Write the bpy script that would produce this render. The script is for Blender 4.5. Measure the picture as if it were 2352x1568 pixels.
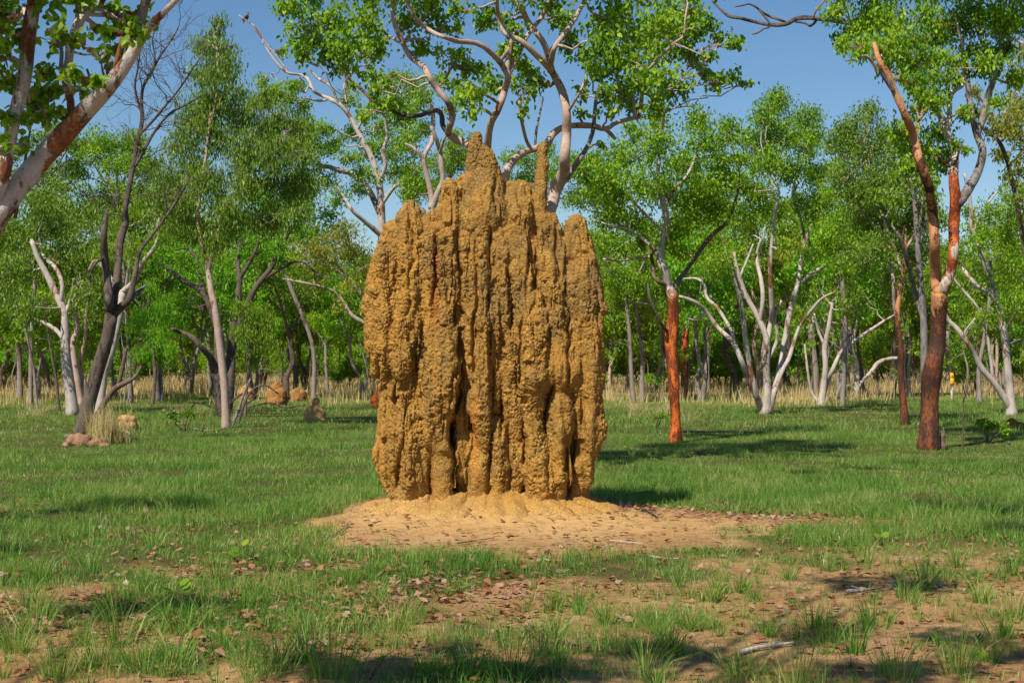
import bpy, math
import numpy as np

# ------------------------------------------------------------------ basics
for b in list(bpy.data.objects): bpy.data.objects.remove(b)
S = bpy.context.scene
COL = S.collection
RS = np.random.RandomState(7)
F = 3267.0                      # focal length in photo units (2352 wide)
TH = math.atan(39.0 / F)
CZ = 1.6
def at(x, y, D):
    """point at distance D (world Y) seen at photo position x, y"""
    dx = (x - 1176.0) / F; dz = (784.0 - y) / F
    Y = math.cos(TH) - dz * math.sin(TH); Z = math.sin(TH) + dz * math.cos(TH)
    return np.array([dx / Y * D, D, CZ + Z / Y * D])
def gdist(y):
    dz = (784.0 - y) / F
    Y = math.cos(TH) - dz * math.sin(TH); Z = math.sin(TH) + dz * math.cos(TH)
    return -CZ * Y / Z
def gp(x, y):
    return at(x, y, gdist(y))
def proj(X, Y):
    Y = np.maximum(Y, .5)
    return 1176 + F * X / Y, 823 + F * CZ / Y

# ------------------------------------------------------------------ noise
def _h(ix, iy, iz, s):
    n = (ix.astype(np.int64) * 374761393 + iy.astype(np.int64) * 668265263 + iz.astype(np.int64) * 2147483647 + s * 974711) & 0xffffffff
    n = ((n ^ (n >> 13)) * 1274126177) & 0xffffffff
    n = ((n ^ (n >> 16)) * 2246822519) & 0xffffffff
    return ((n ^ (n >> 15)) & 0xffffff) / float(0xffffff)
def vnoise(P, f, s=0):
    P = np.asarray(P, float) * f
    i = np.floor(P); t = P - i; t = t * t * (3 - 2 * t)
    r = 0
    for a in (0, 1):
        for b in (0, 1):
            for c in (0, 1):
                w = (t[:, 0] if a else 1 - t[:, 0]) * (t[:, 1] if b else 1 - t[:, 1]) * (t[:, 2] if c else 1 - t[:, 2])
                r = r + w * _h(i[:, 0] + a, i[:, 1] + b, i[:, 2] + c, s)
    return r
def fbm(P, f, o=3, s=0):
    r = 0; a = .5; n = 0
    for k in range(o):
        r = r + a * vnoise(P, f * 2 ** k, s + k * 17); n += a; a *= .5
    return r / n
def worley(P, f, s=0):
    P = P * f; i = np.floor(P)
    d1 = np.full(len(P), 9.); d2 = np.full(len(P), 9.)
    for a in (-1, 0, 1):
        for b in (-1, 0, 1):
            for c in (-1, 0, 1):
                j = i + (a, b, c)
                q = j + np.stack([_h(j[:, 0], j[:, 1], j[:, 2], s + k) for k in (1, 2, 3)], 1)
                d = ((P - q) ** 2).sum(1) ** .5
                m = d < d1
                d2 = np.where(m, d1, np.minimum(d2, d)); d1 = np.where(m, d, d1)
    return d1, d2
def fbm2(X, Y, f, o=3, s=0):
    return fbm(np.stack([X, Y, np.zeros_like(X) + .5], 1), f, o, s)
def sstep(a, b, x):
    t = np.clip((x - a) / (b - a), 0, 1); return t * t * (3 - 2 * t)

# ------------------------------------------------------------------ mesh builder
class MB:
    def __init__(s):
        s.v = []; s.f4 = []; s.f3 = []; s.f6 = []; s.n = 0
    def add(s, v, f4=None, f3=None, f6=None):
        s.v.append(np.asarray(v, np.float32))
        if f4 is not None: s.f4.append(np.asarray(f4) + s.n)
        if f3 is not None: s.f3.append(np.asarray(f3) + s.n)
        if f6 is not None: s.f6.append(np.asarray(f6) + s.n)
        s.n += len(v)
    def mesh(s, name, mat, smooth=True, origin=(0, 0, 0)):
        v = np.concatenate(s.v) - np.asarray(origin, np.float32)
        me = bpy.data.meshes.new(name)
        lo, sz = [], []
        for fs, k in ((s.f4, 4), (s.f3, 3), (s.f6, 6)):
            if fs:
                a = np.concatenate(fs); lo.append(a.ravel()); sz.append(np.full(len(a), k))
        lo = np.concatenate(lo).astype(np.int32); sz = np.concatenate(sz)
        st = np.concatenate([[0], np.cumsum(sz)[:-1]]).astype(np.int32)
        me.vertices.add(len(v)); me.vertices.foreach_set('co', v.ravel())
        me.loops.add(len(lo)); me.loops.foreach_set('vertex_index', lo)
        me.polygons.add(len(sz)); me.polygons.foreach_set('loop_start', st)
        if smooth: me.polygons.foreach_set('use_smooth', np.ones(len(sz), bool))
        me.update(calc_edges=True); me.validate()
        if mat: me.materials.append(mat)
        return me
    def obj(s, name, mat, parent=None, smooth=True, origin=(0, 0, 0)):
        o = bpy.data.objects.new(name, s.mesh(name, mat, smooth, origin))
        COL.objects.link(o)
        if parent is not None: o.parent = parent
        return o
def thing(name, label, cat, loc, group=None):
    o = bpy.data.objects.new(name, None); COL.objects.link(o)
    o.location = tuple(float(c) for c in loc); o.empty_display_size = .2
    o['label'] = label; o['category'] = cat
    if group: o['group'] = group
    return o
def tag(o, label=None, cat=None, group=None, kind=None):
    for k, v in (('label', label), ('category', cat), ('group', group), ('kind', kind)):
        if v: o[k] = v
    return o
def copy_tree(o, parent=None):
    c = o.copy(); COL.objects.link(c)
    if parent is not None: c.parent = parent
    for ch in list(o.children):
        copy_tree(ch, c)
    return c

def smooth_path(P, step):
    P = np.asarray(P, float)
    if len(P) < 3:
        n = max(2, int(np.linalg.norm(P[-1][:3] - P[0][:3]) / step) + 1)
        return P[0] + (P[-1] - P[0]) * np.linspace(0, 1, n)[:, None]
    Q = np.vstack([2 * P[0] - P[1], P, 2 * P[-1] - P[-2]])
    out = []
    for i in range(1, len(Q) - 2):
        n = max(2, int(np.linalg.norm(Q[i + 1][:3] - Q[i][:3]) / step))
        t = np.linspace(0, 1, n, endpoint=False)[:, None]
        a, b, c, d = Q[i - 1:i + 3]
        out.append(.5 * (2 * b + (c - a) * t + (2 * a - 5 * b + 4 * c - d) * t ** 2 + (3 * b - a - 3 * c + d) * t ** 3))
    out.append(P[-1:]); R = np.vstack(out)
    R[:, 3] = np.clip(R[:, 3], min(P[:, 3]) * .8, max(P[:, 3]) * 1.1)
    return R
def tube(mb, P, n=8, rough=0, cap=True, seed=0):
    """P: (k,4) x y z r"""
    P = np.asarray(P, float); k = len(P); p = P[:, :3]
    T = np.gradient(p, axis=0); T /= np.linalg.norm(T, axis=1)[:, None] + 1e-9
    m = np.abs(T).mean(0); ref = np.eye(3)[1 if m[1] < .6 else (0 if m[0] < m[2] else 2)]
    U = np.cross(T, ref); U /= np.linalg.norm(U, axis=1)[:, None] + 1e-6
    V = np.cross(T, U)
    a = np.linspace(0, 2 * np.pi, n, endpoint=False)
    d = U[:, None] * np.cos(a)[None, :, None] + V[:, None] * np.sin(a)[None, :, None]
    r = np.repeat(P[:, 3][:, None], n, 1)
    if rough:
        q = (p[:, None] + d * r[..., None]).reshape(-1, 3)
        rr = max(P[:, 3].mean(), 1e-3)
        r = r * (1 + rough * ((fbm(q * (1, 1, .45), .7 / rr, 3, seed) - .5) * 2).reshape(k, n))
    v = (p[:, None] + d * r[..., None]).reshape(-1, 3)
    i = np.arange(k - 1)[:, None] * n; j = np.arange(n)[None]; j2 = (j + 1) % n
    f = np.stack([i + j, i + j2, i + n + j2, i + n + j], -1).reshape(-1, 4)
    if cap:
        v = np.vstack([v, p[0], p[-1]]); c0 = k * n
        jj = np.arange(n); j2 = (jj + 1) % n
        f3 = np.vstack([np.stack([j2, jj, np.full(n, c0)], 1), np.stack([(k - 1) * n + jj, (k - 1) * n + j2, np.full(n, c0 + 1)], 1)])
        mb.add(v, f, f3)
    else: mb.add(v, f)

# ------------------------------------------------------------------ materials
def mat(name):
    m = bpy.data.materials.new(name); m.use_nodes = True
    nt = m.node_tree; nt.nodes.clear()
    return m, nt
class N:
    def __init__(s, nt): s.nt = nt
    def n(s, t, **kw):
        x = s.nt.nodes.new(t)
        for k, v in kw.items():
            if k.startswith('i_'): x.inputs[k[2:].replace('_', ' ')].default_value = v
            elif k.startswith('k'): x.inputs[int(k[1:])].default_value = v
            else: setattr(x, k, v)
        return x
    def l(s, a, b): s.nt.links.new(a, b)
    def noise(s, vec, scale, detail=4, rough=.55, dist=0):
        x = s.n('ShaderNodeTexNoise'); x.inputs['Scale'].default_value = scale; x.inputs['Detail'].default_value = detail
        x.inputs['Roughness'].default_value = rough; x.inputs['Distortion'].default_value = dist
        s.l(vec, x.inputs['Vector']); return x.outputs['Fac']
    def ramp(s, fac, stops, interp='LINEAR'):
        x = s.n('ShaderNodeValToRGB'); e = x.color_ramp.elements; x.color_ramp.interpolation = interp
        while len(e) < len(stops): e.new(.5)
        for i, (p, c) in enumerate(stops):
            e[i].position = p; e[i].color = (*c, 1) if len(c) == 3 else c
        s.l(fac, x.inputs[0]); return x.outputs[0]
    def mix(s, fac, a, b, mode='MIX'):
        x = s.n('ShaderNodeMix', data_type='RGBA', blend_type=mode)
        if hasattr(fac, 'links'): s.l(fac, x.inputs[0])
        else: x.inputs[0].default_value = fac
        for k, c in ((6, a), (7, b)):
            if hasattr(c, 'links'): s.l(c, x.inputs[k])
            else: x.inputs[k].default_value = (*c, 1)
        return x.outputs[2]
    def math(s, op, a, b=0, clamp=False):
        x = s.n('ShaderNodeMath', operation=op, use_clamp=clamp)
        for k, c in ((0, a), (1, b)):
            if hasattr(c, 'links'): s.l(c, x.inputs[k])
            else: x.inputs[k].default_value = c
        return x.outputs[0]
    def maprange(s, v, a, b, c=0, d=1):
        x = s.n('ShaderNodeMapRange'); s.l(v, x.inputs[0])
        for i, q in enumerate((a, b, c, d)): x.inputs[i + 1].default_value = q
        return x.outputs[0]
    def mapping(s, vec, scale):
        x = s.n('ShaderNodeMapping'); x.inputs['Scale'].default_value = scale; s.l(vec, x.inputs[0]); return x.outputs[0]
    def bump(s, h, strength, dist, nrm=None):
        x = s.n('ShaderNodeBump'); x.inputs['Strength'].default_value = strength; x.inputs['Distance'].default_value = dist
        s.l(h, x.inputs['Height'])
        if nrm is not None: s.l(nrm, x.inputs['Normal'])
        return x.outputs[0]
    def out(s, col, rough=.8, nrm=None, spec=.3):
        b = s.n('ShaderNodeBsdfPrincipled'); o = s.n('ShaderNodeOutputMaterial')
        if hasattr(col, 'links'): s.l(col, b.inputs['Base Color'])
        else: b.inputs['Base Color'].default_value = (*col, 1)
        b.inputs['Roughness'].default_value = rough; b.inputs['Specular IOR Level'].default_value = spec
        if nrm is not None: s.l(nrm, b.inputs['Normal'])
        s.l(b.outputs[0], o.inputs[0]); return b
def leaf_mat(name, cols, trans=.42, rough=.45, spec=.3, tpos=1.3):
    m, nt = mat(name); g = N(nt)
    geo = g.n('ShaderNodeNewGeometry'); tc = g.n('ShaderNodeTexCoord')
    big = g.noise(tc.outputs['Object'], tpos, 2)
    r = g.math('ADD', g.math('MULTIPLY', geo.outputs['Random Per Island'], .65), g.math('MULTIPLY', g.math('SUBTRACT', big, .32), 1.0))
    n = len(cols); gain = 1. if 'olive' in name or 'leaves' not in name or 'dead' in name else 1.14
    c = g.ramp(r, [(i / (n - 1), tuple(min(q * gain, .8) for q in cols[i])) for i in range(n)])
    b = g.n('ShaderNodeBsdfPrincipled'); b.inputs['Roughness'].default_value = rough; b.inputs['Specular IOR Level'].default_value = spec
    g.l(c, b.inputs['Base Color'])
    t = g.n('ShaderNodeBsdfTranslucent')
    tcx = g.mix(.5, c, (.9, 1.0, .35), 'MULTIPLY'); 
    tc2 = g.mix(1, tcx, (1.5, 1.6, 1.0), 'MULTIPLY'); g.l(tc2, t.inputs[0])
    mx = g.n('ShaderNodeMixShader'); mx.inputs[0].default_value = trans
    g.l(b.outputs[0], mx.inputs[1]); g.l(t.outputs[0], mx.inputs[2])
    o = g.n('ShaderNodeOutputMaterial'); g.l(mx.outputs[0], o.inputs[0])
    return m
def bark_mat(name, base, base2, patch, patch2, amt=.5, hz=None, scale=3., bump=.5, stretch=.35):
    """pale bark with darker peeling patches; hz = list of (height, patch amount) in object metres"""
    m, nt = mat(name); g = N(nt)
    tc = g.n('ShaderNodeTexCoord'); P = tc.outputs['Object']
    st = g.mapping(P, (1, 1, stretch))
    n1 = g.noise(st, scale, 5, .6, .6); n2 = g.noise(st, scale * 3.3, 5, .65); n3 = g.noise(st, scale * 14, 4, .7)
    a = g.mix(g.ramp(n2, [(.35, (0, 0, 0)), (.65, (1, 1, 1))]), base, base2)
    b = g.mix(g.ramp(g.math('ADD', g.math('MULTIPLY', n3, .45), g.math('MULTIPLY', g.noise(st, scale * 1.7, 4, .6), .55)), [(.42, (0, 0, 0)), (.53, (1, 1, 1))]), patch, patch2)
    f = n1
    if hz:
        sx = g.n('ShaderNodeSeparateXYZ'); g.l(P, sx.inputs[0])
        hm = hz[-1][0]
        hr = g.ramp(g.math('DIVIDE', sx.outputs[2], hm), [(h / hm, (v, v, v)) for h, v in hz])
        f = g.math('ADD', n1, g.math('SUBTRACT', hr, .5))
    else:
        f = g.math('ADD', n1, amt - .5)
    f = g.math('ADD', f, g.math('MULTIPLY', g.math('SUBTRACT', n3, .5), .22))
    k = g.ramp(f, [(.5, (0, 0, 0)), (.545, (1, 1, 1))])
    c = g.mix(k, a, b)
    c = g.mix(g.maprange(n3, .3, .7, .0, .32), c, (.35, .3, .27), 'MULTIPLY')
    h = g.math('ADD', g.math('MULTIPLY', n3, .6), g.math('MULTIPLY', k, .5))
    g.out(c, .75, g.bump(h, bump, .03), .25)
    return m

M = {}
M['white_bark'] = bark_mat('white_bark', (.54, .48, .44), (.40, .34, .31), (.33, .16, .09), (.20, .085, .045), .43)
M['near_bark'] = bark_mat('near_white_bark', (.66, .60, .56), (.57, .50, .45), (.40, .17, .07), (.20, .075, .035), .49, scale=7, bump=.7)
M['pink_bark'] = bark_mat('pink_grey_bark', (.50, .40, .35), (.40, .27, .21), (.30, .14, .085), (.17, .085, .055), .41, scale=4)
M['pale_far_bark'] = bark_mat('pale_grey_bark', (.30, .26, .24), (.21, .18, .16), (.17, .12, .09), (.12, .075, .05), .46)
M['dark_bark'] = bark_mat('dark_rough_bark', (.17, .13, .11), (.10, .076, .064), (.23, .18, .15), (.06, .045, .038), .45, scale=6, bump=1.)
M['brown_bark'] = bark_mat('brown_bark', (.22, .15, .11), (.14, .09, .065), (.09, .055, .04), (.30, .22, .17), .45, scale=5, bump=1.)
M['grey_bark'] = bark_mat('weathered_grey_wood', (.30, .27, .26), (.17, .15, .15), (.10, .08, .08), (.2, .15, .12), .42, scale=5, bump=.8)
M['red_bark'] = bark_mat('red_bark', (.50, .43, .38), (.35, .27, .22), (.74, .17, .025), (.15, .035, .015), .5,
                         hz=[(0, .95), (1.9, .9), (2.5, .62), (3.2, .42), (6, .35)], scale=4, bump=.8)
M['rust_bark'] = bark_mat('rust_brown_bark', (.58, .30, .15), (.44, .17, .07), (.24, .075, .028), (.06, .03, .022), .5,
                          hz=[(0, .85), (2.2, .72), (2.8, .38), (3.6, .40), (4.4, .5), (9, .30)], scale=3, bump=1.)
M['orange_limb'] = bark_mat('orange_and_white_bark', (.60, .52, .45), (.48, .38, .30), (.62, .14, .02), (.18, .04, .015), .5,
                            hz=[(0, .8), (3.4, .5), (4.4, .72), (5.2, .44), (9, .40)], scale=2.4, bump=.8)
G1 = [(.05, .12, .008), (.10, .21, .010), (.165, .30, .014), (.25, .38, .018), (.38, .45, .03)]
G2 = [(.05, .11, .015), (.095, .18, .02), (.155, .26, .03), (.23, .33, .04), (.33, .38, .07)]
G3 = [(.05, .11, .012), (.10, .19, .015), (.155, .26, .02), (.23, .33, .025), (.33, .38, .04)]
G4 = [(.09, .13, .015), (.14, .19, .02), (.22, .25, .025), (.31, .29, .03), (.35, .25, .04)]
M['leaf_bright'] = leaf_mat('bright_green_leaves', G1)
M['leaf_olive'] = leaf_mat('olive_green_leaves', G2)
M['leaf_mid'] = leaf_mat('mid_green_leaves', G3)
M['leaf_yellow'] = leaf_mat('yellow_green_leaves', G4)
M['leaf_lime'] = leaf_mat('lime_green_leaves', [(.06, .17, .008), (.10, .26, .012), (.17, .36, .02), (.24, .42, .03)])
M['grass'] = leaf_mat('green_grass', [(.035, .105, .018), (.07, .18, .024), (.12, .26, .034), (.19, .325, .05), (.33, .36, .11), (.48, .40, .19)], trans=.35, rough=.4, tpos=.8)
M['straw'] = leaf_mat('dry_straw_grass', [(.34, .25, .12), (.47, .36, .18), (.58, .46, .25), (.65, .54, .33)], trans=.3, rough=.6, spec=.2)
M['litter'] = leaf_mat('dead_brown_leaves', [(.08, .035, .02), (.20, .075, .035), (.30, .13, .07), (.36, .21, .14), (.46, .37, .29)], trans=.1, rough=.6, spec=.2)
M['debris'] = leaf_mat('dark_debris', [(.05, .03, .02), (.11, .065, .04), (.20, .13, .08), (.33, .24, .16)], trans=.0, rough=.8, spec=.1)

def earth_mat(name, cols, warm, grey, crack=26., obj_dark=True, streak=None, zg=None):
    m, nt = mat(name); g = N(nt)
    tc = g.n('ShaderNodeTexCoord'); P = tc.outputs['Object']
    n1 = g.noise(P, 1.4, 4, .6); n2 = g.noise(P, 7, 5, .65); n3 = g.noise(P, 45, 4, .7)
    c = g.ramp(n2, [(.3, cols[0]), (.5, cols[1]), (.7, cols[2])])
    c = g.mix(g.ramp(n1, [(.42, (0, 0, 0)), (.62, (.75, .75, .75))]), c, warm)
    n4 = g.noise(g.mapping(P, (1, 1, .5)), 3.1, 4, .6)
    if zg:
        xz = g.n('ShaderNodeSeparateXYZ'); g.l(P, xz.inputs[0])
        n4 = g.math('ADD', n4, g.maprange(xz.outputs[2], zg[0], zg[1], -.07, .09))
    c = g.mix(g.ramp(n4, [(.52, (0, 0, 0)), (.66, (.8, .8, .8))]), c, grey)
    if zg:
        f0 = g.maprange(g.math('ADD', xz.outputs[2], g.math('MULTIPLY', g.math('SUBTRACT', n1, .5), .5)), .34, .08, 0, .8)
        c = g.mix(f0, c, (.56, .345, .13))
    if streak:
        for (sx, sw, z0, z1, sc) in streak:
            x = g.n('ShaderNodeSeparateXYZ'); g.l(P, x.inputs[0])
            dx = g.math('ABSOLUTE', g.math('SUBTRACT', g.math('ADD', x.outputs[0], g.math('MULTIPLY', g.math('SUBTRACT', n2, .5), .12)), sx))
            f = g.maprange(dx, sw, sw * .4, 0, .7)
            f = g.math('MULTIPLY', f, g.maprange(x.outputs[2], z0, z0 + .25)); f = g.math('MULTIPLY', f, g.maprange(x.outputs[2], z1, z1 - .25))
            c = g.mix(f, c, sc)
    vo = g.n('ShaderNodeTexVoronoi', feature='DISTANCE_TO_EDGE'); vo.inputs['Scale'].default_value = crack
    w = g.n('ShaderNodeVectorMath', operation='ADD'); nn = g.n('ShaderNodeTexNoise'); nn.inputs['Scale'].default_value = 12; g.l(P, nn.inputs['Vector'])
    sc_ = g.n('ShaderNodeVectorMath', operation='SCALE'); g.l(nn.outputs['Color'], sc_.inputs[0]); sc_.inputs['Scale'].default_value = .06
    g.l(P, w.inputs[0]); g.l(sc_.outputs[0], w.inputs[1]); g.l(w.outputs[0], vo.inputs['Vector'])
    cr = g.math('MULTIPLY', g.maprange(vo.outputs['Distance'], 0, .10), g.maprange(n2, .35, .62, .15, 1))
    h = g.math('ADD', g.math('MULTIPLY', cr, .6), g.math('MULTIPLY', n3, .55))
    c = g.mix(g.maprange(n3, .35, .65, 0, .3), c, (.45, .38, .3), 'MULTIPLY')
    g.out(c, .95, g.bump(h, .9, .018), .1)
    return m
M['mound'] = earth_mat('termite_earth', [(.23, .127, .032), (.37, .21, .054), (.49, .295, .085)], (.48, .255, .058), (.27, .17, .062), zg=(.6, 2.4),
     streak=[(-.50, .05, 1.8, 2.8, (.40, .15, .035)), (-.12, .05, .3, 1.4, (.5, .22, .05))])
M['small_mound'] = earth_mat('pale_termite_earth', [(.42, .24, .10), (.50, .30, .13), (.56, .36, .17)], (.52, .28, .11), (.45, .28, .14), crack=9)
M['brown_mound'] = earth_mat('brown_termite_earth', [(.18, .085, .035), (.30, .15, .055), (.44, .24, .09)], (.40, .20, .07), (.12, .06, .03), crack=9)
M['pink_earth'] = earth_mat('pinkish_crumbly_earth', [(.22, .12, .075), (.32, .19, .12), (.40, .26, .17)], (.34, .19, .11), (.2, .12, .08), crack=9)
M['grey_mound'] = earth_mat('grey_termite_earth', [(.10, .08, .06), (.16, .13, .10), (.22, .18, .14)], (.15, .11, .08), (.10, .08, .07), crack=9)
M['red_mound'] = earth_mat('red_earth', [(.16, .035, .015), (.26, .06, .022), (.34, .09, .03)], (.30, .07, .02), (.12, .035, .02), crack=9)

def simple(name, c, rough=.6, n=0):
    m, nt = mat(name); g = N(nt); tc = g.n('ShaderNodeTexCoord')
    f = g.noise(tc.outputs['Object'], 20, 3)
    g.out(g.mix(g.maprange(f, .3, .7, 0, .5), c, tuple(q * .6 for q in c)), rough)
    return m
M['white_paint'] = simple('white_paint', (.75, .76, .78), .5)
M['yellow_paint'] = simple('yellow_paint', (.80, .42, .01), .4)
M['feather'] = simple('brown_feathers', (.17, .09, .05), .8)
M['feather_dark'] = simple('dark_feathers', (.07, .035, .025), .8)
M['beak'] = simple('dark_beak', (.04, .035, .03), .4)

# ------------------------------------------------------------------ sun
EL = math.radians(49); AZ = math.radians(32)          # sun is behind the camera, to the left
SUN = np.array([-math.sin(AZ) * math.cos(EL), -math.cos(AZ) * math.cos(EL), math.sin(EL)])
L = bpy.data.lights.new('sun', 'SUN'); L.energy = 5.0; L.angle = math.radians(.5); L.color = (1., .915, .76)
lo = bpy.data.objects.new('sun', L); COL.objects.link(lo)
from mathutils import Vector
lo.rotation_euler = Vector(tuple(SUN)).to_track_quat('Z', 'Y').to_euler()
W = bpy.data.worlds.new('World'); S.world = W; W.use_nodes = True
wn = W.node_tree; bg = wn.nodes['Background']; sky = wn.nodes.new('ShaderNodeTexSky')
sky.sky_type = 'NISHITA'; sky.sun_disc = False; sky.sun_elevation = EL
sky.sun_rotation = math.atan2(SUN[0], SUN[1]); sky.air_density = 1.0; sky.dust_density = .2; sky.ozone_density = 3.0
hs = wn.nodes.new('ShaderNodeHueSaturation'); hs.inputs['Saturation'].default_value = 1.18; wn.links.new(sky.outputs[0], hs.inputs['Color'])
wn.links.new(hs.outputs[0], bg.inputs[0]); bg.inputs[1].default_value = .077

# ------------------------------------------------------------------ ground
MX, MY = at(1120, 1190, 14.2)[0], 14.25        # mound centre on the ground
def cover(X, Y):
    """0 bare .. 1 full grass"""
    px, py = proj(X, Y)
    n = fbm2(X, Y, .55, 3, 3); n2 = fbm2(X, Y, 1.7, 3, 9)
    c = np.ones_like(X)
    fg = sstep(1205, 1330, py)
    right = sstep(900, 2000, px)
    t = .455 + .045 * right + .05 * sstep(1450, 1560, py)
    patch = sstep(t - .06, t + .10, n * .5 + n2 * .5 + .03 * (1 - right))
    c = c * (1 - fg * (1 - (.13 + .87 * patch)))
    e = ((px - 1175) / 560.) ** 2 + ((py - 1226) / 50.) ** 2
    c *= .05 + .95 * sstep(.70, 1.35, e + (n2 - .5) * 1.8 + (n - .5) * 1.2)
    e2 = ((px - 1120) / 330.) ** 2 + ((py - 1190) / 75.) ** 2
    c *= sstep(.85, 1.15, e2)
    e3 = ((px - 1720) / 420.) ** 2 + ((py - 1200) / 17.) ** 2
    c *= .25 + .75 * sstep(.5, 1.3, e3 + (n2 - .5))
    return c
def gheight(X, Y):
    d = np.sqrt(((X - MX) / 1.75) ** 2 + ((Y - MY) / 1.35) ** 2)
    h = .14 * np.exp(-(d ** 2.6) * .8)
    return h + (fbm2(X, Y, .9, 3, 5) - .5) * .05 * np.exp(-np.abs(Y) / 60.) + .02 * (fbm2(X, Y, 6, 2, 4) - .5) * np.exp(-np.abs(Y) / 12.)
def make_ground():
    s = np.linspace(-1, 1, 520); t = np.linspace(-1, 1, 620)
    xs = 600 * np.sinh(6.6 * s) / math.sinh(6.6) + .5
    ys = 900 * np.sinh(6.8 * t) / math.sinh(6.8) + 11
    X, Y = np.meshgrid(xs, ys); X = X.ravel(); Y = Y.ravel()
    Z = gheight(X, Y)
    nx = len(xs); i = np.arange(len(ys) - 1)[:, None] * nx + np.arange(nx - 1)[None]
    f = np.stack([i, i + 1, i + nx + 1, i + nx], -1).reshape(-1, 4)
    mb = MB(); mb.add(np.stack([X, Y, Z], 1), f)
    m, nt = mat('sandy_ground'); g = N(nt); tc = g.n('ShaderNodeTexCoord'); P = tc.outputs['Object']
    at_ = g.n('ShaderNodeAttribute', attribute_name='cover'); st = g.n('ShaderNodeAttribute', attribute_name='straw')
    dm = g.n('ShaderNodeAttribute', attribute_name='apron')
    n1 = g.noise(P, 1.1, 5, .6); n2 = g.noise(P, 9, 5, .7); n3 = g.noise(P, 70, 3, .7)
    sand = g.ramp(n1, [(.3, (.30, .165, .07)), (.5, (.40, .24, .11)), (.7, (.50, .33, .17))])
    sand = g.mix(g.ramp(n2, [(.50, (0, 0, 0)), (.66, (.75, .75, .75))]), sand, (.16, .09, .05))
    sand = g.mix(g.math('MULTIPLY', dm.outputs['Fac'], g.ramp(n2, [(.4, (1, 1, 1)), (.7, (.3, .3, .3))])), sand, (.66, .42, .17))
    soil = g.ramp(n2, [(.35, (.07, .075, .022)), (.6, (.11, .10, .035)), (.75, (.20, .13, .06))])
    c = g.mix(g.maprange(at_.outputs['Fac'], .35, .95), sand, soil)
    c = g.mix(st.outputs['Fac'], c, (.36, .26, .12))
    c = g.mix(g.maprange(n3, .35, .65, 0, .45), c, (.5, .42, .36), 'MULTIPLY')
    g.out(c, .95, g.bump(g.math('ADD', n3, n2), .7, .02), .1)
    o = mb.obj('ground', m); o['kind'] = 'structure'
    me = o.data
    for nm, val in (('cover', cover(X, Y)), ('straw', sstep(44, 56, Y + 10 * (fbm2(X, Y, .12, 2, 2) - .5))),
                    ('apron', np.exp(-(((X - MX - .3) / 2.1) ** 2 + ((Y - 13.6) / 1.1) ** 2) ** 1.6))):
        a = me.attributes.new(nm, 'FLOAT', 'POINT'); a.data.foreach_set('value', val.astype(np.float32))
make_ground()

# ------------------------------------------------------------------ grass
def blades(mb, base, h, w, lean, az, seg=2, fan=None):
    n = len(base); a = RS.uniform(0, 2 * np.pi, n)
    side = np.stack([np.cos(a), np.sin(a), np.zeros(n)], 1)
    ld = np.stack([np.cos(az), np.sin(az), np.zeros(n)], 1)
    up = np.array([0, 0, 1.])
    rows = []
    ts = [0, .5, 1] if seg == 2 else [0, 1]
    for t in ts:
        c = base + up * (h * (t - .35 * lean * t * t))[:, None] + ld * (h * lean * t ** 1.8)[:, None]
        ww = w * (1 - t) ** .6 if t < 1 else w * 0
        rows.append((c, ww))
    if seg == 2:
        v = np.stack([rows[0][0] - side * (w / 2)[:, None], rows[0][0] + side * (w / 2)[:, None],
                      rows[1][0] - side * (rows[1][1] / 2)[:, None], rows[1][0] + side * (rows[1][1] / 2)[:, None], rows[2][0]], 1).reshape(-1, 3)
        i = np.arange(n)[:, None] * 5
        mb.add(v, np.hstack([i, i + 1, i + 3, i + 2]), np.hstack([i + 2, i + 3, i + 4]))
    else:
        v = np.stack([rows[0][0] - side * (w / 2)[:, None], rows[0][0] + side * (w / 2)[:, None], rows[1][0]], 1).reshape(-1, 3)
        i = np.arange(n)[:, None] * 3
        mb.add(v, None, np.hstack([i, i + 1, i + 2]))
def wedge(n, y0, y1, k=.40):
    Y = np.sqrt(RS.uniform(y0 * y0, y1 * y1, n)); X = RS.uniform(-k, k, n) * Y + RS.uniform(-.6, .6, n)
    return X, Y
def lawn(mb, n, y0, y1, hmin, hmax, w, seg, per=6, spread=.05, leanmax=.8):
    X, Y = wedge(n, y0, y1)
    c = cover(X, Y); dn = fbm2(X, Y, 1.3, 3, 21)
    k = RS.rand(n) < c * (.10 + 1.35 * sstep(.28, .62, dn))
    X, Y, c, dn = X[k], Y[k], c[k], dn[k]
    tall = .42 + .75 * sstep(.38, .66, fbm2(X, Y, .7, 3, 33))
    m = len(X)
    X = np.repeat(X, per) + RS.normal(0, spread, m * per); Y = np.repeat(Y, per) + RS.normal(0, spread, m * per)
    h = np.repeat(RS.uniform(hmin, hmax, m) * tall * (.55 + .45 * c), per) * RS.uniform(.5, 1.15, m * per)
    b = np.stack([X, Y, gheight(X, Y) - .005], 1)
    inmound = ((X - MX) / 1.05) ** 2 + ((Y - MY - .1) / .65) ** 2 < 1
    b, h = b[~inmound], h[~inmound]; q = len(b)
    blades(mb, b, h, np.full(q, w) * RS.uniform(.6, 1.3, q), RS.uniform(.1, leanmax, q), RS.uniform(0, 2 * np.pi, q), seg)
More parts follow.
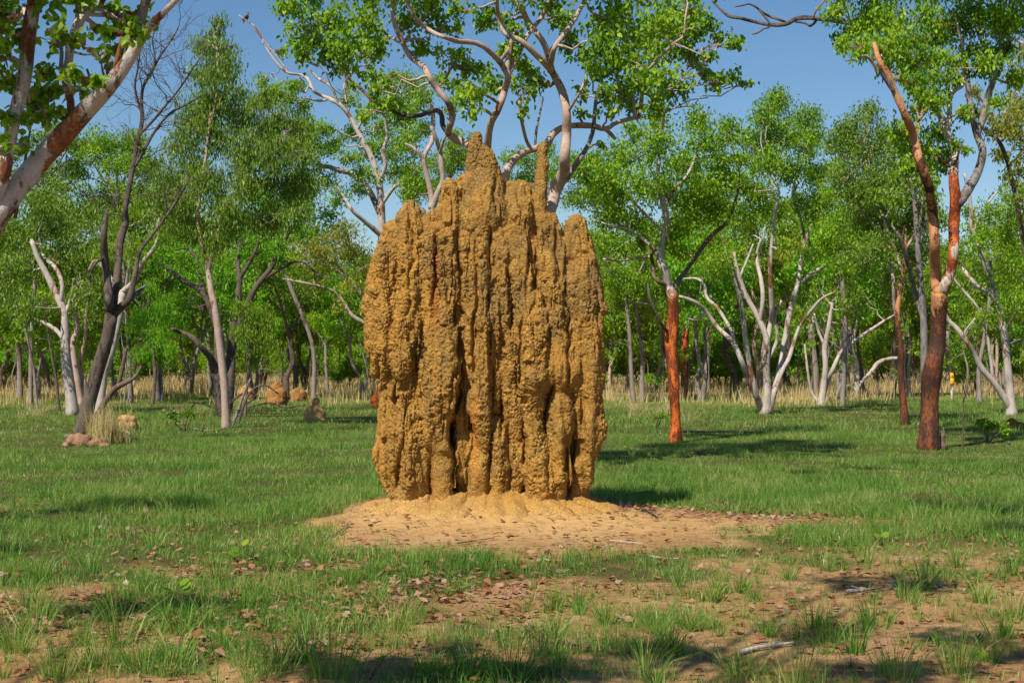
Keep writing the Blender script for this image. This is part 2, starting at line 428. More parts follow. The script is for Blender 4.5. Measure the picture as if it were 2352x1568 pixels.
def tufts(mb, pts, seg=2, wid=.0062):
    for (x, y, hh, nb) in pts:
        az = RS.uniform(0, 2 * np.pi, nb); r = RS.uniform(0, 1, nb) ** .7
        b = np.stack([x + np.cos(az) * r * .07 * hh / .25, y + np.sin(az) * r * .07 * hh / .25, np.zeros(nb)], 1)
        b[:, 2] = gheight(b[:, 0], b[:, 1]) - .005
        h = hh * RS.uniform(.55, 1.15, nb)
        blades(mb, b, h, np.full(nb, wid) * RS.uniform(.6, 1.2, nb), .10 + .95 * r * RS.uniform(.4, 1.25, nb), az + RS.normal(0, .4, nb), seg)
g1 = MB()
lawn(g1, 17000, 5.2, 11, .05, .16, .0048, 2, 6, .05)
lawn(g1, 32000, 11, 18, .06, .17, .006, 2, 6, .05)
lawn(g1, 38000, 18, 30, .07, .17, .009, 1, 6, .07)
lawn(g1, 36000, 30, 62, .09, .22, .016, 1, 6, .12)
# foreground tufts where the photograph has its strong clumps
TF = [(30, 1500, .24), (80, 1450, .28), (130, 1560, .26), (230, 1530, .24), (330, 1540, .22), (190, 1480, .22), (100, 1420, .22), (60, 1400, .25),
 (270, 1480, .3), (245, 1420, .2), (470, 1440, .26), (420, 1450, .22), (380, 1430, .2), (560, 1530, .22), (600, 1560, .26), (640, 1545, .26), (400, 1530, .24),
 (510, 1490, .18), (720, 1480, .26), (760, 1560, .30), (700, 1520, .2), (900, 1450, .22), (860, 1390, .22), (940, 1430, .2), (800, 1340, .18), (850, 1320, .18),
 (740, 1300, .17), (1060, 1360, .17), (950, 1330, .16), (1170, 1490, .22), (1240, 1510, .24), (1280, 1465, .2), (1170, 1570, .24), (1080, 1560, .24), (1330, 1400, .18), (1390, 1430, .19),
 (1270, 1400, .17), (1510, 1455, .19), (1540, 1500, .2), (1590, 1440, .18), (1480, 1560, .25), (1700, 1550, .22), (1760, 1460, .17), (1830, 1570, .3), (1900, 1480, .26), (1960, 1500, .22),
 (1870, 1440, .2), (2010, 1440, .24), (2120, 1350, .24), (2080, 1370, .18), (2200, 1550, .24), (2270, 1520, .2), (2060, 1560, .24), (2330, 1420, .22), (2300, 1470, .2), (2250, 1380, .2),
 (1640, 1380, .16), (1560, 1350, .16), (1700, 1360, .17), (1810, 1330, .16), (1900, 1310, .17), (1990, 1290, .2), (2200, 1300, .18), (2320, 1320, .2), (1100, 1310, .14),
 (500, 1330, .2), (330, 1350, .2), (210, 1320, .2), (90, 1330, .22), (20, 1280, .25), (480, 1270, .2), (350, 1260, .2), (620, 1310, .18), (560, 1400, .19)]
P_ = []
for (x, y, h) in TF:
    q = gp(x, y); P_.append((q[0], q[1], h * 1.25, 62))
    if RS.rand() < .6: P_.append((q[0] + RS.normal(0, .1), q[1] + RS.normal(0, .1), h * .7, 35))
X, Y = wedge(430, 5.5, 13); k = (cover(X, Y) > .12) & (RS.rand(430) < .85)
for x, y in zip(X[k], Y[k]): P_.append((x, y, RS.uniform(.07, .16), 20))
# darker and taller clumps in the middle distance
for (x0, x1, y0, y1, n, h) in ((20, 560, 1130, 1200, 60, .26), (1350, 1640, 1080, 1130, 26, .24), (1980, 2352, 1140, 1230, 50, .28), (1700, 2352, 1040, 1120, 60, .2), (0, 880, 960, 1120, 60, .2), (1390, 1900, 950, 1060, 40, .2)):
    for _ in range(n):
        q = gp(RS.uniform(x0, x1), RS.uniform(y0, y1)); P_.append((q[0], q[1], h * RS.uniform(.6, 1.1), 34))
tufts(g1, P_)
go = g1.obj('grass', M['grass'], smooth=False)
tag(go, 'short green grass growing in tufts and sheets over the sandy clearing', 'grass', kind='stuff')

g2 = MB()
n = 90000; X, Y = wedge(n, 46, 110, .42)
dn = fbm2(X, Y, .12, 2, 2); k = RS.rand(n) < sstep(42, 60, Y + 22 * (dn - .5)) * (.15 + 1.1 * sstep(.36, .62, fbm2(X, Y, .22, 3, 8)))
X, Y = X[k], Y[k]; m = len(X)
b = np.stack([X, Y, gheight(X, Y)], 1)
blades(g2, b, RS.uniform(.2, .72, m) * (.5 + .9 * fbm2(X, Y, .2, 2, 1)), .016 + .0004 * Y, RS.uniform(0, .45, m), RS.uniform(0, 6.28, m), 1)
o = g2.obj('dry_grass', M['straw'], smooth=False)
tag(o, 'tall straw coloured dry grass in a band between the green grass and the trees', 'dry grass', kind='stuff')
g3 = MB()
pts = []
for (x0, x1, y0, y1, n, h) in ((1435, 1535, 935, 965, 16, .5), (1340, 1500, 900, 925, 10, .4), (1600, 1720, 880, 912, 18, .5), (20, 140, 940, 965, 14, .4), (430, 560, 935, 960, 12, .4), (1550, 1580, 960, 975, 3, .6), (380, 460, 935, 955, 8, .4)):
    for _ in range(n):
        q = gp(RS.uniform(x0, x1), RS.uniform(y0, y1)); pts.append((q[0], q[1], h * RS.uniform(.6, 1.1), 16))
tufts(g3, pts, 1, .014)
X, Y = wedge(500, 6, 16)
tufts(g3, [(x, y, RS.uniform(.06, .16), 4) for x, y in zip(X, Y)], 2, .003)
o = g3.obj('straw_stalks', M['straw'], smooth=False)
tag(o, 'scattered dry pale stalks standing among the green grass', 'dry grass', kind='stuff')
# the straw clump by the leaning tree
c = gp(235, 1020); g4 = MB()
for _ in range(26):
    dx, dy = RS.normal(0, .22), RS.normal(0, .2); nb = 22
    az = RS.uniform(0, 6.28, nb); bb = np.stack([c[0] + dx + RS.normal(0, .05, nb), c[1] + dy + RS.normal(0, .05, nb), np.zeros(nb)], 1)
    blades(g4, bb, RS.uniform(.35, .95, nb), np.full(nb, .012), RS.uniform(.05, .5, nb), az, 2)
o = g4.obj('straw_clump', M['straw'], smooth=False, origin=c); o.location = c
tag(o, 'tall golden clump of dry grass at the foot of the dark leaning dead tree', 'dry grass clump')

# ------------------------------------------------------------------ litter
def flakes(mb, X, Y, L_, W_, lift=.012, curl=.3):
    n = len(X); a = RS.uniform(0, 6.28, n)
    d = np.stack([np.cos(a), np.sin(a), RS.normal(0, .25, n)], 1); s = np.stack([-np.sin(a), np.cos(a), RS.normal(0, .25, n)], 1)
    p = np.stack([X, Y, gheight(X, Y) + lift * RS.uniform(.5, 2.5, n)], 1)
    L_ = L_[:, None]; W_ = W_[:, None]; up = np.array([0, 0, 1.]) * curl * W_ * RS.uniform(-.3, 1.4, (n, 1))
    v = np.stack([p - d * L_ / 2, p - d * L_ * .18 + s * W_ / 2 + up, p + d * L_ * .2 + s * W_ * .42 + up, p + d * L_ / 2, p + d * L_ * .2 - s * W_ * .42 + up, p - d * L_ * .18 - s * W_ / 2 + up], 1).reshape(-1, 3)
    mb.add(v, None, None, np.arange(n)[:, None] * 6 + np.arange(6)[None])
lm = MB()
n = 30000; X, Y = wedge(n, 5.4, 16)
px, py = proj(X, Y)
dens = np.exp(-((py - 1400) / 110) ** 2) * (1 - .72 * sstep(800, 1500, px)) * sstep(.42, .62, fbm2(X, Y, 1.2, 3, 41)) + .05 + .5 * np.exp(-(((px - 1700) / 300) ** 2 + ((py - 1190) / 14) ** 2))
k = RS.rand(n) < dens; X, Y = X[k], Y[k]; n = len(X)
flakes(lm, X, Y, RS.uniform(.03, .085, n), RS.uniform(.02, .055, n))
o = lm.obj('leaf_litter', M['litter'], smooth=False); tag(o, 'fallen dead brown and grey leaves strewn over the sand between the grass tufts', 'leaf litter', kind='stuff')
dmb = MB()
n = 16000; X, Y = wedge(n, 5.4, 16); k = RS.rand(n) < (.25 + .75 * sstep(.45, .6, fbm2(X, Y, 1.5, 3, 51))); X, Y = X[k], Y[k]; n = len(X)
flakes(dmb, X, Y, RS.uniform(.01, .09, n), RS.uniform(.003, .008, n), .008)
o = dmb.obj('ground_debris', M['debris'], smooth=False); tag(o, 'fine bits of twig and bark lying on the bare sandy soil', 'debris', kind='stuff')

# ------------------------------------------------------------------ the great termite mound
def FP(x, y): return x / 1.7415, y / 1.7415
K = .00248
def mound_lobes():
    Ls = [
     [(1590,940,60,0),(1560,1060,72,5),(1540,1180,72,20),(1532,1300,70,45),(1545,1400,76,50),(1560,1480,62,35),(1572,1560,48,10),(1580,1640,66,10),(1572,1770,66,15),(1590,1880,72,30),(1630,1980,60,45),(1650,2040,34,20)],
     [(1644,830,30,0),(1640,890,60,10),(1640,1000,66,25),(1650,1120,60,40),(1630,1260,55,60),(1622,1360,52,75),(1618,1440,56,75),(1600,1540,48,60),(1608,1640,50,70),(1612,1760,66,80),(1650,1880,66,80),(1648,1985,54,70)],
     [(1690,1420,28,40),(1680,1560,38,50),(1672,1660,46,65),(1676,1790,56,70),(1690,1900,50,60),(1680,1980,44,50)],
     [(1762,1180,46,60),(1762,1290,50,85),(1766,1400,56,110),(1770,1480,64,125),(1762,1580,58,125),(1755,1680,52,125),(1758,1760,46,120),(1766,1840,44,110),(1770,1905,40,110),(1774,1970,40,110),(1776,2030,40,105),(1768,2066,26,95)],
     [(1850,1450,26,55),(1856,1560,28,60),(1856,1660,26,60),(1858,1780,26,50),(1850,1900,28,40)],
     [(1925,880,40,50),(1925,1020,44,80),(1930,1150,42,95),(1924,1290,46,100),(1924,1440,48,110),(1926,1550,45,118),(1920,1650,40,115),(1926,1715,34,110),(1926,1782,20,95)],
     [(1890,1740,30,50),(1922,1830,44,75),(1918,1910,50,90),(1912,1975,40,85),(1890,2030,26,70)],
     [(1978,1700,40,55),(2000,1800,42,72),(2002,1880,35,78),(2000,1980,37,78),(1998,2035,28,66)],
     [(1985,1380,38,50),(1985,1500,34,55),(1975,1620,32,55)],
     [(2050,1330,44,55),(2054,1480,44,60),(2054,1620,46,66),(2060,1760,44,60),(2062,1880,46,55),(2058,1950,42,45)],
     [(2140,1190,55,60),(2142,1320,64,90),(2144,1440,62,112),(2146,1510,60,115),(2136,1580,48,100),(2128,1660,38,85),(2134,1745,44,95),(2148,1840,62,105),(2162,1935,60,110),(2172,2005,46,100)],
     [(2240,1290,50,60),(2246,1410,54,80),(2256,1500,54,92),(2246,1560,36,78),(2242,1630,48,95),(2236,1712,48,85),(2232,1780,44,90),(2240,1850,46,96),(2226,1920,46,90),(2216,1990,40,80)],
     [(2306,905,46,-10),(2316,1000,56,5),(2332,1100,62,20),(2342,1220,60,35),(2344,1340,60,40),(2352,1440,58,40),(2358,1540,58,40),(2352,1640,58,30),(2376,1715,50,40),(2352,1790,50,25),(2330,1860,48,15),(2318,1930,38,10),(2292,1990,34,5),(2300,2060,40,5)],
     [(2160,985,44,35),(2178,1060,52,45),(2196,1160,56,60),(2210,1280,58,70)],
     [(2240,1010,40,10),(2262,1100,46,20),(2270,1250,44,30),(2290,1400,46,40),(2290,1560,40,30),(2300,1700,44,20)],
     [(1908,540,12,0),(1903,575,26,0),(1900,640,34,0),(1900,700,38,0),(1912,760,60,5)],
     [(1940,618,30,10),(1950,680,44,12),(1955,735,58,10),(1940,800,85,10),(1935,880,95,15)],
     [(1798,745,30,0),(1802,800,42,5),(1796,870,52,15),(1790,960,56,35),(1805,1080,50,50),(1808,1200,40,55)],
     [(2080,765,44,-5),(2068,840,62,5),(2066,930,64,25),(2076,1050,54,45),(2084,1180,48,55),(2084,1300,44,58)],
     [(2172,582,13,5),(2169,620,17,5),(2167,680,20,6),(2162,740,24,8),(2158,810,27,10),(2166,870,32,15),(2180,920,38,20)],
     [(2196,872,24,20),(2212,905,26,20),(2222,955,34,20),(2228,1020,40,20)],
     [(1700,880,30,5),(1706,960,46,25),(1702,1080,50,45),(1704,1200,46,50),(1700,1320,36,48),(1706,1420,26,45)],
     [(1868,960,36,50),(1868,1100,36,66),(1872,1240,32,66),(1866,1360,28,60)],
     [(2000,930,50,40),(2006,1060,48,58),(2008,1200,44,62),(2004,1310,40,58)],
     [(1492,2024,24,30),(1488,2060,36,30),(1482,2100,50,30)],
    ]
    fill = [(1640,905,56,-10),(1700,915,56,-10),(1752,905,56,-5),(1700,1010,60,0),(1780,900,56,0),(1842,800,56,-10),(1850,900,70,10),(1862,760,48,0),(2015,800,54,-10),(2040,790,50,-10),(2110,800,50,-15),(2132,860,56,-10),(2110,940,66,0),(2170,980,50,-5),
            (2235,1020,50,-10),(2262,1010,44,-20),(2285,1030,44,-20),(1960,880,80,0),(1600,1010,56,-20),(1990,980,60,20),(1770,1100,60,10),(1880,1080,50,20),(2120,1080,66,10),(2240,1180,60,0),(1850,1400,50,20),(1990,1450,50,20),(2090,1500,55,20),(1700,1350,55,0),(1700,1550,50,0),
            (1850,1300,46,35),(1700,1750,46,0),(1990,1250,46,25),(2200,1400,55,30),(2200,1560,50,30),(2190,1720,50,25),(2300,1300,50,10),(2305,1500,50,10),(1560,1230,60,-10),(1575,1450,60,-10),(1590,1700,60,-10),(2090,1300,50,30),(2090,1700,50,20)]
    core = [[(1620,960,60,-120),(1590,1200,90,-110),(1590,1450,85,-110),(1620,1750,80,-100),(1640,2080,80,-90)],
     [(1760,900,70,-90),(1740,1200,100,-70),(1740,1500,90,-70),(1720,1800,70,-60),(1740,2090,90,-60)],
     [(1920,760,70,-70),(1920,950,100,-60),(1900,1250,110,-50),(1900,1550,100,-60),(1890,1850,80,-60),(1900,2100,95,-50)],
     [(2070,850,60,-80),(2060,1000,95,-60),(2060,1300,105,-55),(2060,1600,95,-60),(2050,1850,90,-60),(2050,2100,95,-50)],
     [(2200,1000,60,-90),(2210,1250,100,-75),(2220,1500,95,-75),(2200,1800,85,-70),(2200,2090,90,-60)],
     [(2310,980,50,-80),(2310,1250,70,-80),(2320,1550,75,-80),(2310,1750,65,-80),(2290,2060,55,-60)],
     [(1620,2060,60,10),(1700,2085,55,55),(1800,2090,60,70),(1920,2085,60,70),(2040,2075,70,60),(2160,2080,65,70),(2260,2080,60,40),(2330,2095,45,0)]]
    mb = MB()
    def put(chain, n=14, dz=0, jit=0):
        P = []
        for (x, y, r, z) in chain:
            q = at(*FP(x + RS.normal(0, 1) * jit, y), 14.15); q[1] = 14.15 - z * .85 * K + dz; P.append((*q, max(r, 4) * K))
        P = smooth_path(P, .05)
        tube(mb, P, n, rough=.10)
        # rounded ends
        for e in (0, -1):
            sphere(mb, P[e][:3], P[e][3], 8, 12)
    for c in Ls:
        put([(x, y, r * 1.06, z) for (x, y, r, z) in c])
    for c in core: put([(x, y, r * 1.08, z + 8) for (x, y, r, z) in c])
    for (x, y, r, z) in fill:
        q = at(*FP(x, y), 14.15); q[1] = 14.15 - (z - 22) * K; sphere(mb, q, r * K, 8, 12, 1.5)
    th_ = np.linspace(0, 2 * np.pi, 48, endpoint=False)
    for rx, ry, hz_ in ((1.20, .80, -.02), (1.08, .68, .04), (.98, .56, .09)):
        rr_ = 1 + .10 * (fbm(np.stack([np.cos(th_) * 2, np.sin(th_) * 2, th_ * 0 + hz_ * 9], 1), 1.5, 2, 3) - .5) * 2
        ring = np.stack([MX + .05 + np.cos(th_) * rx * rr_, MY + np.sin(th_) * ry * rr_], 1)
        vv = np.vstack([np.hstack([ring, np.full((48, 1), hz_ - .25)]), np.hstack([ring, np.full((48, 1), hz_ + .03)]), [[MX, MY, hz_ - .25], [MX, MY, hz_ + .12]]])
        i_ = np.arange(48); j_ = (i_ + 1) % 48
        mb.add(vv, np.stack([i_, j_, 48 + j_, 48 + i_], 1), np.vstack([np.stack([j_, i_, np.full(48, 96)], 1), np.stack([48 + i_, 48 + j_, np.full(48, 97)], 1)]))
    # the earth skirt that spreads from between the lobes on to the ground
    for k in range(70):
        a = k / 70 * 2 * np.pi + RS.uniform(-.06, .06); ca, sa = math.cos(a), math.sin(a)
        hh = RS.uniform(.02, .17); ex = RS.uniform(-.05, .26)
        p0 = (MX + ca * .78, MY + sa * .26, hh); p1 = (MX + ca * (.88 + ex * .25), MY + sa * (.42 + ex * .35), hh * .5); p2 = (MX + ca * (.98 + ex), MY + sa * (.56 + ex * 1.3), .04)
        tube(mb, smooth_path([(*p0, .17), (*p1, .17), (*p2, .13)], .06), 9); sphere(mb, p2, .16, 6, 9, .7)
    for c in Ls[:15] + Ls[17:19] + Ls[21:24]:          # the far side has lobes of its own
        put([(x + 8, y, r, -z - 250) for (x, y, r, z) in c], jit=14)
    # long narrow flutes running down over the lobes
    dense = np.vstack([smooth_path(np.array([(x, y, z * .85, r * 1.06) for (x, y, r, z) in c], float), 12) for c in Ls + core])
    def zfront(x, y):
        d = dense[np.abs(dense[:, 1] - y) < 14]; w = d[:, 3] ** 2 - (d[:, 0] - x) ** 2; k = w > 0
        return (d[k, 2] + np.sqrt(w[k])).max() if k.any() else None
    for k in range(34):
        x = 1535 + (2385 - 1535) * (k + RS.uniform(.1, .9)) / 34; y0 = RS.uniform(840, 1250); y1 = min(2030, y0 + RS.uniform(350, 950)); r = RS.uniform(13, 24)
        P = []
        for i, y in enumerate(np.arange(y0, y1, 60)):
            x += RS.uniform(-6, 6); z = zfront(x, y)
            if z is None: continue
            q = at(*FP(x, y), 14.15); q[1] = 14.15 - (z - r * .45) * K; P.append((*q, r * K * RS.uniform(.7, 1.25) * min(1, .5 + i * .3)))
        if len(P) > 3: P = smooth_path(P, .04); P[:, 3] = np.maximum(P[:, 3], .012); tube(mb, P, 9)
    # secondary knobs on the lobes, the lumpy outgrowths
    for c in Ls[:15] + Ls[17:19] + Ls[21:24]:
        for _ in range(int(len(c) * 1.5)):
            i = RS.randint(len(c) - 1); t = RS.rand()
            x, y, r, z = [a + (b - a) * t for a, b in zip(c[i], c[i + 1])]
            a = RS.uniform(-1.4, 1.4); rr = r * RS.uniform(.25, .62)
            q = at(*FP(x + math.sin(a) * (r - rr * .35), y), 14.15); q[1] = 14.15 - (z * .85 + math.cos(a) * (r - rr * .55)) * K
            sphere(mb, q, rr * K, 8, 10, RS.uniform(1., 2.1))
    return mb
def sphere(mb, c, r, n=8, m=12, sz=1.):
    th = np.linspace(0, np.pi, n + 1); ph = np.linspace(0, 2 * np.pi, m, endpoint=False)
    v = [[c[0], c[1], c[2] + r * sz]]
    for t in th[1:-1]:
        v += [[c[0] + r * math.sin(t) * math.cos(p), c[1] + r * math.sin(t) * math.sin(p), c[2] + r * sz * math.cos(t)] for p in ph]
    v.append([c[0], c[1], c[2] - r * sz]); v = np.array(v)
    j = np.arange(m); j2 = (j + 1) % m
    f3 = [np.stack([np.zeros(m, int), 1 + j, 1 + j2], 1)]; b = 1 + (n - 2) * m
    f3.append(np.stack([b + j2, b + j, np.full(m, b + m)], 1)); f4 = []
    for k in range(n - 2):
        a = 1 + k * m; f4.append(np.stack([a + j, a + m + j, a + m + j2, a + j2], 1))
    mb.add(v, np.concatenate(f4), np.concatenate(f3))
def remesh(mb, voxel):
    me = mb.mesh('tmp', None); o = bpy.data.objects.new('tmp', me); COL.objects.link(o)
    md = o.modifiers.new('r', 'REMESH'); md.mode = 'VOXEL'; md.voxel_size = voxel; md.use_smooth_shade = True
    dg = bpy.context.evaluated_depsgraph_get(); ev = o.evaluated_get(dg); em = ev.to_mesh()
    n = len(em.vertices); V = np.empty(n * 3, np.float32); em.vertices.foreach_get('co', V); V = V.reshape(-1, 3)
    nl = len(em.loops); LI = np.empty(nl, np.int32); em.loops.foreach_get('vertex_index', LI)
    Fq = LI.reshape(-1, 4)
    ev.to_mesh_clear(); bpy.data.objects.remove(o); bpy.data.meshes.remove(me)
    return V.astype(float), Fq
def vnormals(V, Fq):
    a = V[Fq[:, 2]] - V[Fq[:, 0]]; b = V[Fq[:, 3]] - V[Fq[:, 1]]
    fn = np.cross(a, b); Nn = np.zeros_like(V)
    for k in range(3): Nn[:, k] = np.bincount(Fq.T.ravel(), np.tile(fn[:, k], 4), len(V))
    return Nn / (np.linalg.norm(Nn, axis=1)[:, None] + 1e-12)
def relax(V, Fq, it):
    n = len(V); I = Fq.T.ravel(); J = np.roll(Fq, -1, 1).T.ravel(); c = np.maximum(np.bincount(I, minlength=n), 1)
    for _ in range(it):
        A = np.stack([np.bincount(I, V[J, k], n) for k in range(3)], 1)
        V = .5 * V + .5 * A / c[:, None]
    return V
def weather(V, Fq, lump, pf, pa, seed=0, smoothmask=True):
    Nn = vnormals(V, Fq)
    V = V + Nn * ((fbm(V, 3.2, 3, seed) - .5) * lump + (fbm(V * (1, 1, .35), 9, 2, seed + 5) - .5) * lump * .55)[:, None]
    Nn = vnormals(V, Fq)
    Q = V + (np.stack([vnoise(V, 14, 70 + k) for k in range(3)], 1) - .5) * .085
    d1, d2 = worley(Q * (1, 1, .8), pf, seed)
    e1, e2 = worley(Q, pf * 2.1, seed + 9)
    rough = .42 + .58 * sstep(.40, .60, fbm(V * (1, 1, .5), 1.9, 3, seed + 31))
    mixf = sstep(.42, .58, fbm(V, 2.6, 2, seed + 77))
    d1b, d2b = worley(Q * (1, 1, .6), pf * 1.7, seed + 50); g1_, g2_ = np.where(mixf > .5, d1b, d1), np.where(mixf > .5, d2b, d2)
    d1, d2 = d1 * (1 - mixf) + d1b * mixf, d2 * (1 - mixf) + d2b * mixf
    peb = np.clip((d2 - d1) / .26, 0, 1) ** .7
    peb2 = np.clip((e2 - e1) / .35, 0, 1) ** .8
    pit = np.clip(.30 - worley(V, pf * .42, seed + 3)[0], 0, 1) * 2.2 * (rough > .6)
    V = V + Nn * (pa * rough * (peb - .6) + pa * .45 * rough * (peb2 - .5) - pa * 2.2 * pit + pa * .8 * (vnoise(V, pf * .8, seed + 2) - .5))[:, None]
    return V
mb = mound_lobes()
V, Fq = remesh(mb, .0090)
V = relax(V, Fq, 2)
Vs = relax(V, Fq, 40); lw = sstep(.24, .08, V[:, 2] + .12 * (fbm(V, 3, 2, 91) - .5)); V = V + (Vs - V) * lw[:, None]
low = sstep(.42, .12, V[:, 2])
V2 = weather(V, Fq, .055, 21., .023, 4)
Nn = vnormals(V, Fq)
rib = np.abs(vnoise(V * (1, 1, .10), 11, 61) - .5) * 2; rib2 = np.abs(vnoise(V * (1, 1, .12), 23, 62) - .5) * 2
V2 = V2 - Nn * ((np.clip(.16 - rib, 0, 1) * .30 + np.clip(.12 - rib2, 0, 1) * .14) * sstep(.3, .6, fbm(V, 1.6, 2, 63)))[:, None]
cut = np.zeros(len(V)); px_ = V[:, 0] / K * (14.15 / V[:, 1]) + 2048; py_ = 1433 - (V[:, 2] - CZ) / K * (14.15 / V[:, 1])
for (gx, ga, gb, gd) in [(1635,800,1260,.06),(1662,1230,1520,.05),(1700,1250,1500,.06),(1715,1820,2060,.10),(1740,900,1250,.05),(1828,1480,1960,.10),(1842,900,1260,.08),(1890,960,1500,.07),(1905,1250,1420,.06),(1952,1280,1620,.07),
        (1965,900,1250,.06),(2000,1560,1740,.10),(1880,1700,1990,.06),(1960,1800,2020,.08),(2030,1050,1350,.05),(2035,1700,2000,.07),(2095,1260,1560,.08),(2100,1680,1870,.08),(2115,950,1240,.05),(2150,900,1180,.06),(2190,1540,1700,.05),(2198,1820,1960,.04),(2265,1790,2060,.11),(2275,1240,1560,.07),(2330,1560,1720,.05),(1585,1500,1660,.05),(1600,1750,1950,.05),(1780,1000,1200,.04),(2235,900,1040,.07),(1995,690,860,.06)]:
    w_ = gx + (vnoise(np.stack([V[:, 2] * 0 + gx, V[:, 2] * 2.2, V[:, 2] * 0], 1), 1., 5) - .5) * 34 + (vnoise(np.stack([V[:, 2] * 0 + gx, V[:, 2] * 9, V[:, 2] * 0], 1), 1., 6) - .5) * 12
    e_ = sstep(ga - 40, ga + 60, py_) * sstep(gb + 40, gb - 60, py_) * (.5 + .8 * vnoise(V, 5, int(gx)))
    cut = np.maximum(cut, gd * e_ * np.exp(-((px_ - w_) / 7.5) ** 2))
V2 = V2 + np.stack([cut * 0, cut * 1.25 * (Nn[:, 1] < -.1), cut * 0], 1)
V = V2 + (V - V2) * (low * .8)[:, None]
keep = V[:, 2] > -.25
mm = MB(); mm.add(V, Fq[keep[Fq].all(1)])
c = np.array([MX, MY, 0.])
o = mm.obj('termite_mound', M['mound'], origin=c); o.location = c
tag(o, 'giant fluted ochre termite mound with spires standing on bare sand in the clearing', 'termite mound')

def small_mound(name, balls, base, voxel, matn, label, lump=.05, pf=14, pa=.012, group=None):
    """balls: (photo x, photo y, radius in photo px, stretch); base: ground photo point"""
    g0 = gp(*base); D = g0[1]; mb = MB()
    for (x, y, r, sz) in balls:
        q = at(x, y, D + RS.uniform(-.3, .3) * r * D / F); sphere(mb, q, r * D / F, 8, 14, sz)
    V, Fq = remesh(mb, voxel); V = relax(V, Fq, 1); V = weather(V, Fq, lump, pf, pa, 11)
    keep = V[:, 2] > -.2
    m = MB(); m.add(V, Fq[keep[Fq].all(1)])
    o = m.obj(name, M[matn], origin=g0); o.location = g0
    return tag(o, label, 'termite mound', group)
small_mound('termite_mound', [(725,922,10,1),(722,942,14,1.1),(712,950,13,1.4),(736,952,13,1.3),(722,962,24,.9),(706,962,9,1),(741,964,9,1)], (723, 968), .025, 'small_mound',
    'pale sandy termite mound with a round knob on top, standing in green grass', .03)
small_mound('termite_mound', [(633,884,7,1.2),(634,895,14,1.2),(630,910,20,1.1),(645,908,15,1.2),(620,915,12,1.2),(652,920,12,1.2),(636,922,24,.6)], (636, 931), .03, 'brown_mound',
    'dark brown pointed termite mound, largest of those left of the pale knobbed one', .08, 9, .03)
small_mound('termite_mound', [(683,898,9,1.1),(680,908,14,1.1),(692,908,13,1.2),(686,916,18,.7)], (686, 923), .03, 'brown_mound',
    'low brown termite mound with a rounded top just behind the pale knobbed one', .06, 9, .03)
small_mound('termite_mound', [(703,905,6,1.6),(703,914,8,1.2)], (703, 922), .03, 'small_mound',
    'short orange rounded termite stump at the right end of the brown mounds', .04, 9, .02)
small_mound('termite_mound', [(569,872,6,1.8),(566,887,9,1.3),(562,900,14,1.2),(572,905,13,1.2),(566,912,17,.7)], (566, 918), .03, 'small_mound',
    'slim pointed orange termite mound beside the wide brown trunk', .06, 9, .02)
small_mound('termite_mound', [(293,963,15,.7),(283,962,11,.8),(304,963,11,.8),(294,972,20,.8),(300,980,19,.8),(284,978,14,.9)], (295, 986), .025, 'small_mound',
    'flat topped pale termite mound right of the straw clump', .05, 11, .015)
small_mound('earth_heap', [(170,1012,17,.9),(190,1016,22,.8),(180,1004,12,.9),(212,1020,16,.7),(240,1024,14,.6),(226,1014,9,1),(155,1022,12,.6),(200,1006,10,1)], (195, 1026), .025, 'pink_earth',
    'low pinkish heap of crumbled earth around the foot of the leaning dead tree', .09, 11, .03)['category'] = 'earth heap'
small_mound('termite_mound', [(872,905,9,2.6),(864,920,12,1.3),(868,930,16,.8)], (866, 938), .025, 'red_mound',
    'dark red termite mound half hidden by the left edge of the giant mound', .05, 11, .02)
small_mound('termite_mound', [(2167,985,3,3),(2167,1000,6,3),(2164,1012,8,2.4),(2165,1026,11,1)], (2165, 1033), .02, 'grey_mound',
    'narrow grey pointed termite spire against the foot of the big rusty trunk', .03, 14, .01)
small_mound('earth_heap', [(2325,972,14,.8),(2340,978,16,.6),(2312,980,12,.5)], (2328, 985), .025, 'brown_mound',
    'reddish earth heap at the foot of the white forked tree by the right edge', .07, 11, .03)['category'] = 'earth heap'

# ------------------------------------------------------------------ foliage
def leafset(mb, p, L_, W_, down=.6, oval=False):
    n = len(p)
    d = RS.normal(0, 1, (n, 3)); d /= np.linalg.norm(d, axis=1)[:, None]
    d = d * (1 - down) + np.array([0, 0, -1.]) * down; d /= np.linalg.norm(d, axis=1)[:, None]
    s = np.cross(d, RS.normal(0, 1, (n, 3))); s /= np.linalg.norm(s, axis=1)[:, None] + 1e-9
    nn = np.cross(d, s)
    L1 = (L_ * RS.uniform(.6, 1.2, n))[:, None]; W1 = (W_ * RS.uniform(.7, 1.15, n))[:, None] / 2
    fold = nn * W1 * RS.uniform(.0, .7, (n, 1))
    if not oval:
        v = np.stack([p, p + d * L1 * .45 + s * W1 + fold, p + d * L1, p + d * L1 * .45 - s * W1 + fold], 1).reshape(-1, 3)
        mb.add(v, np.arange(n)[:, None] * 4 + np.arange(4)[None])
    else:
        q = d * L1
        v = np.stack([p, p + q * .28 + s * W1 + fold, p + q * .68 + s * W1 * .86 + fold, p + q + nn * L1 * .06, p + q * .68 - s * W1 * .86 + fold, p + q * .28 - s * W1 + fold], 1).reshape(-1, 3)
        i = np.arange(n)[:, None] * 6
        mb.add(v, np.vstack([np.hstack([i, i + 1, i + 2, i + 3]), np.hstack([i, i + 3, i + 4, i + 5])]))
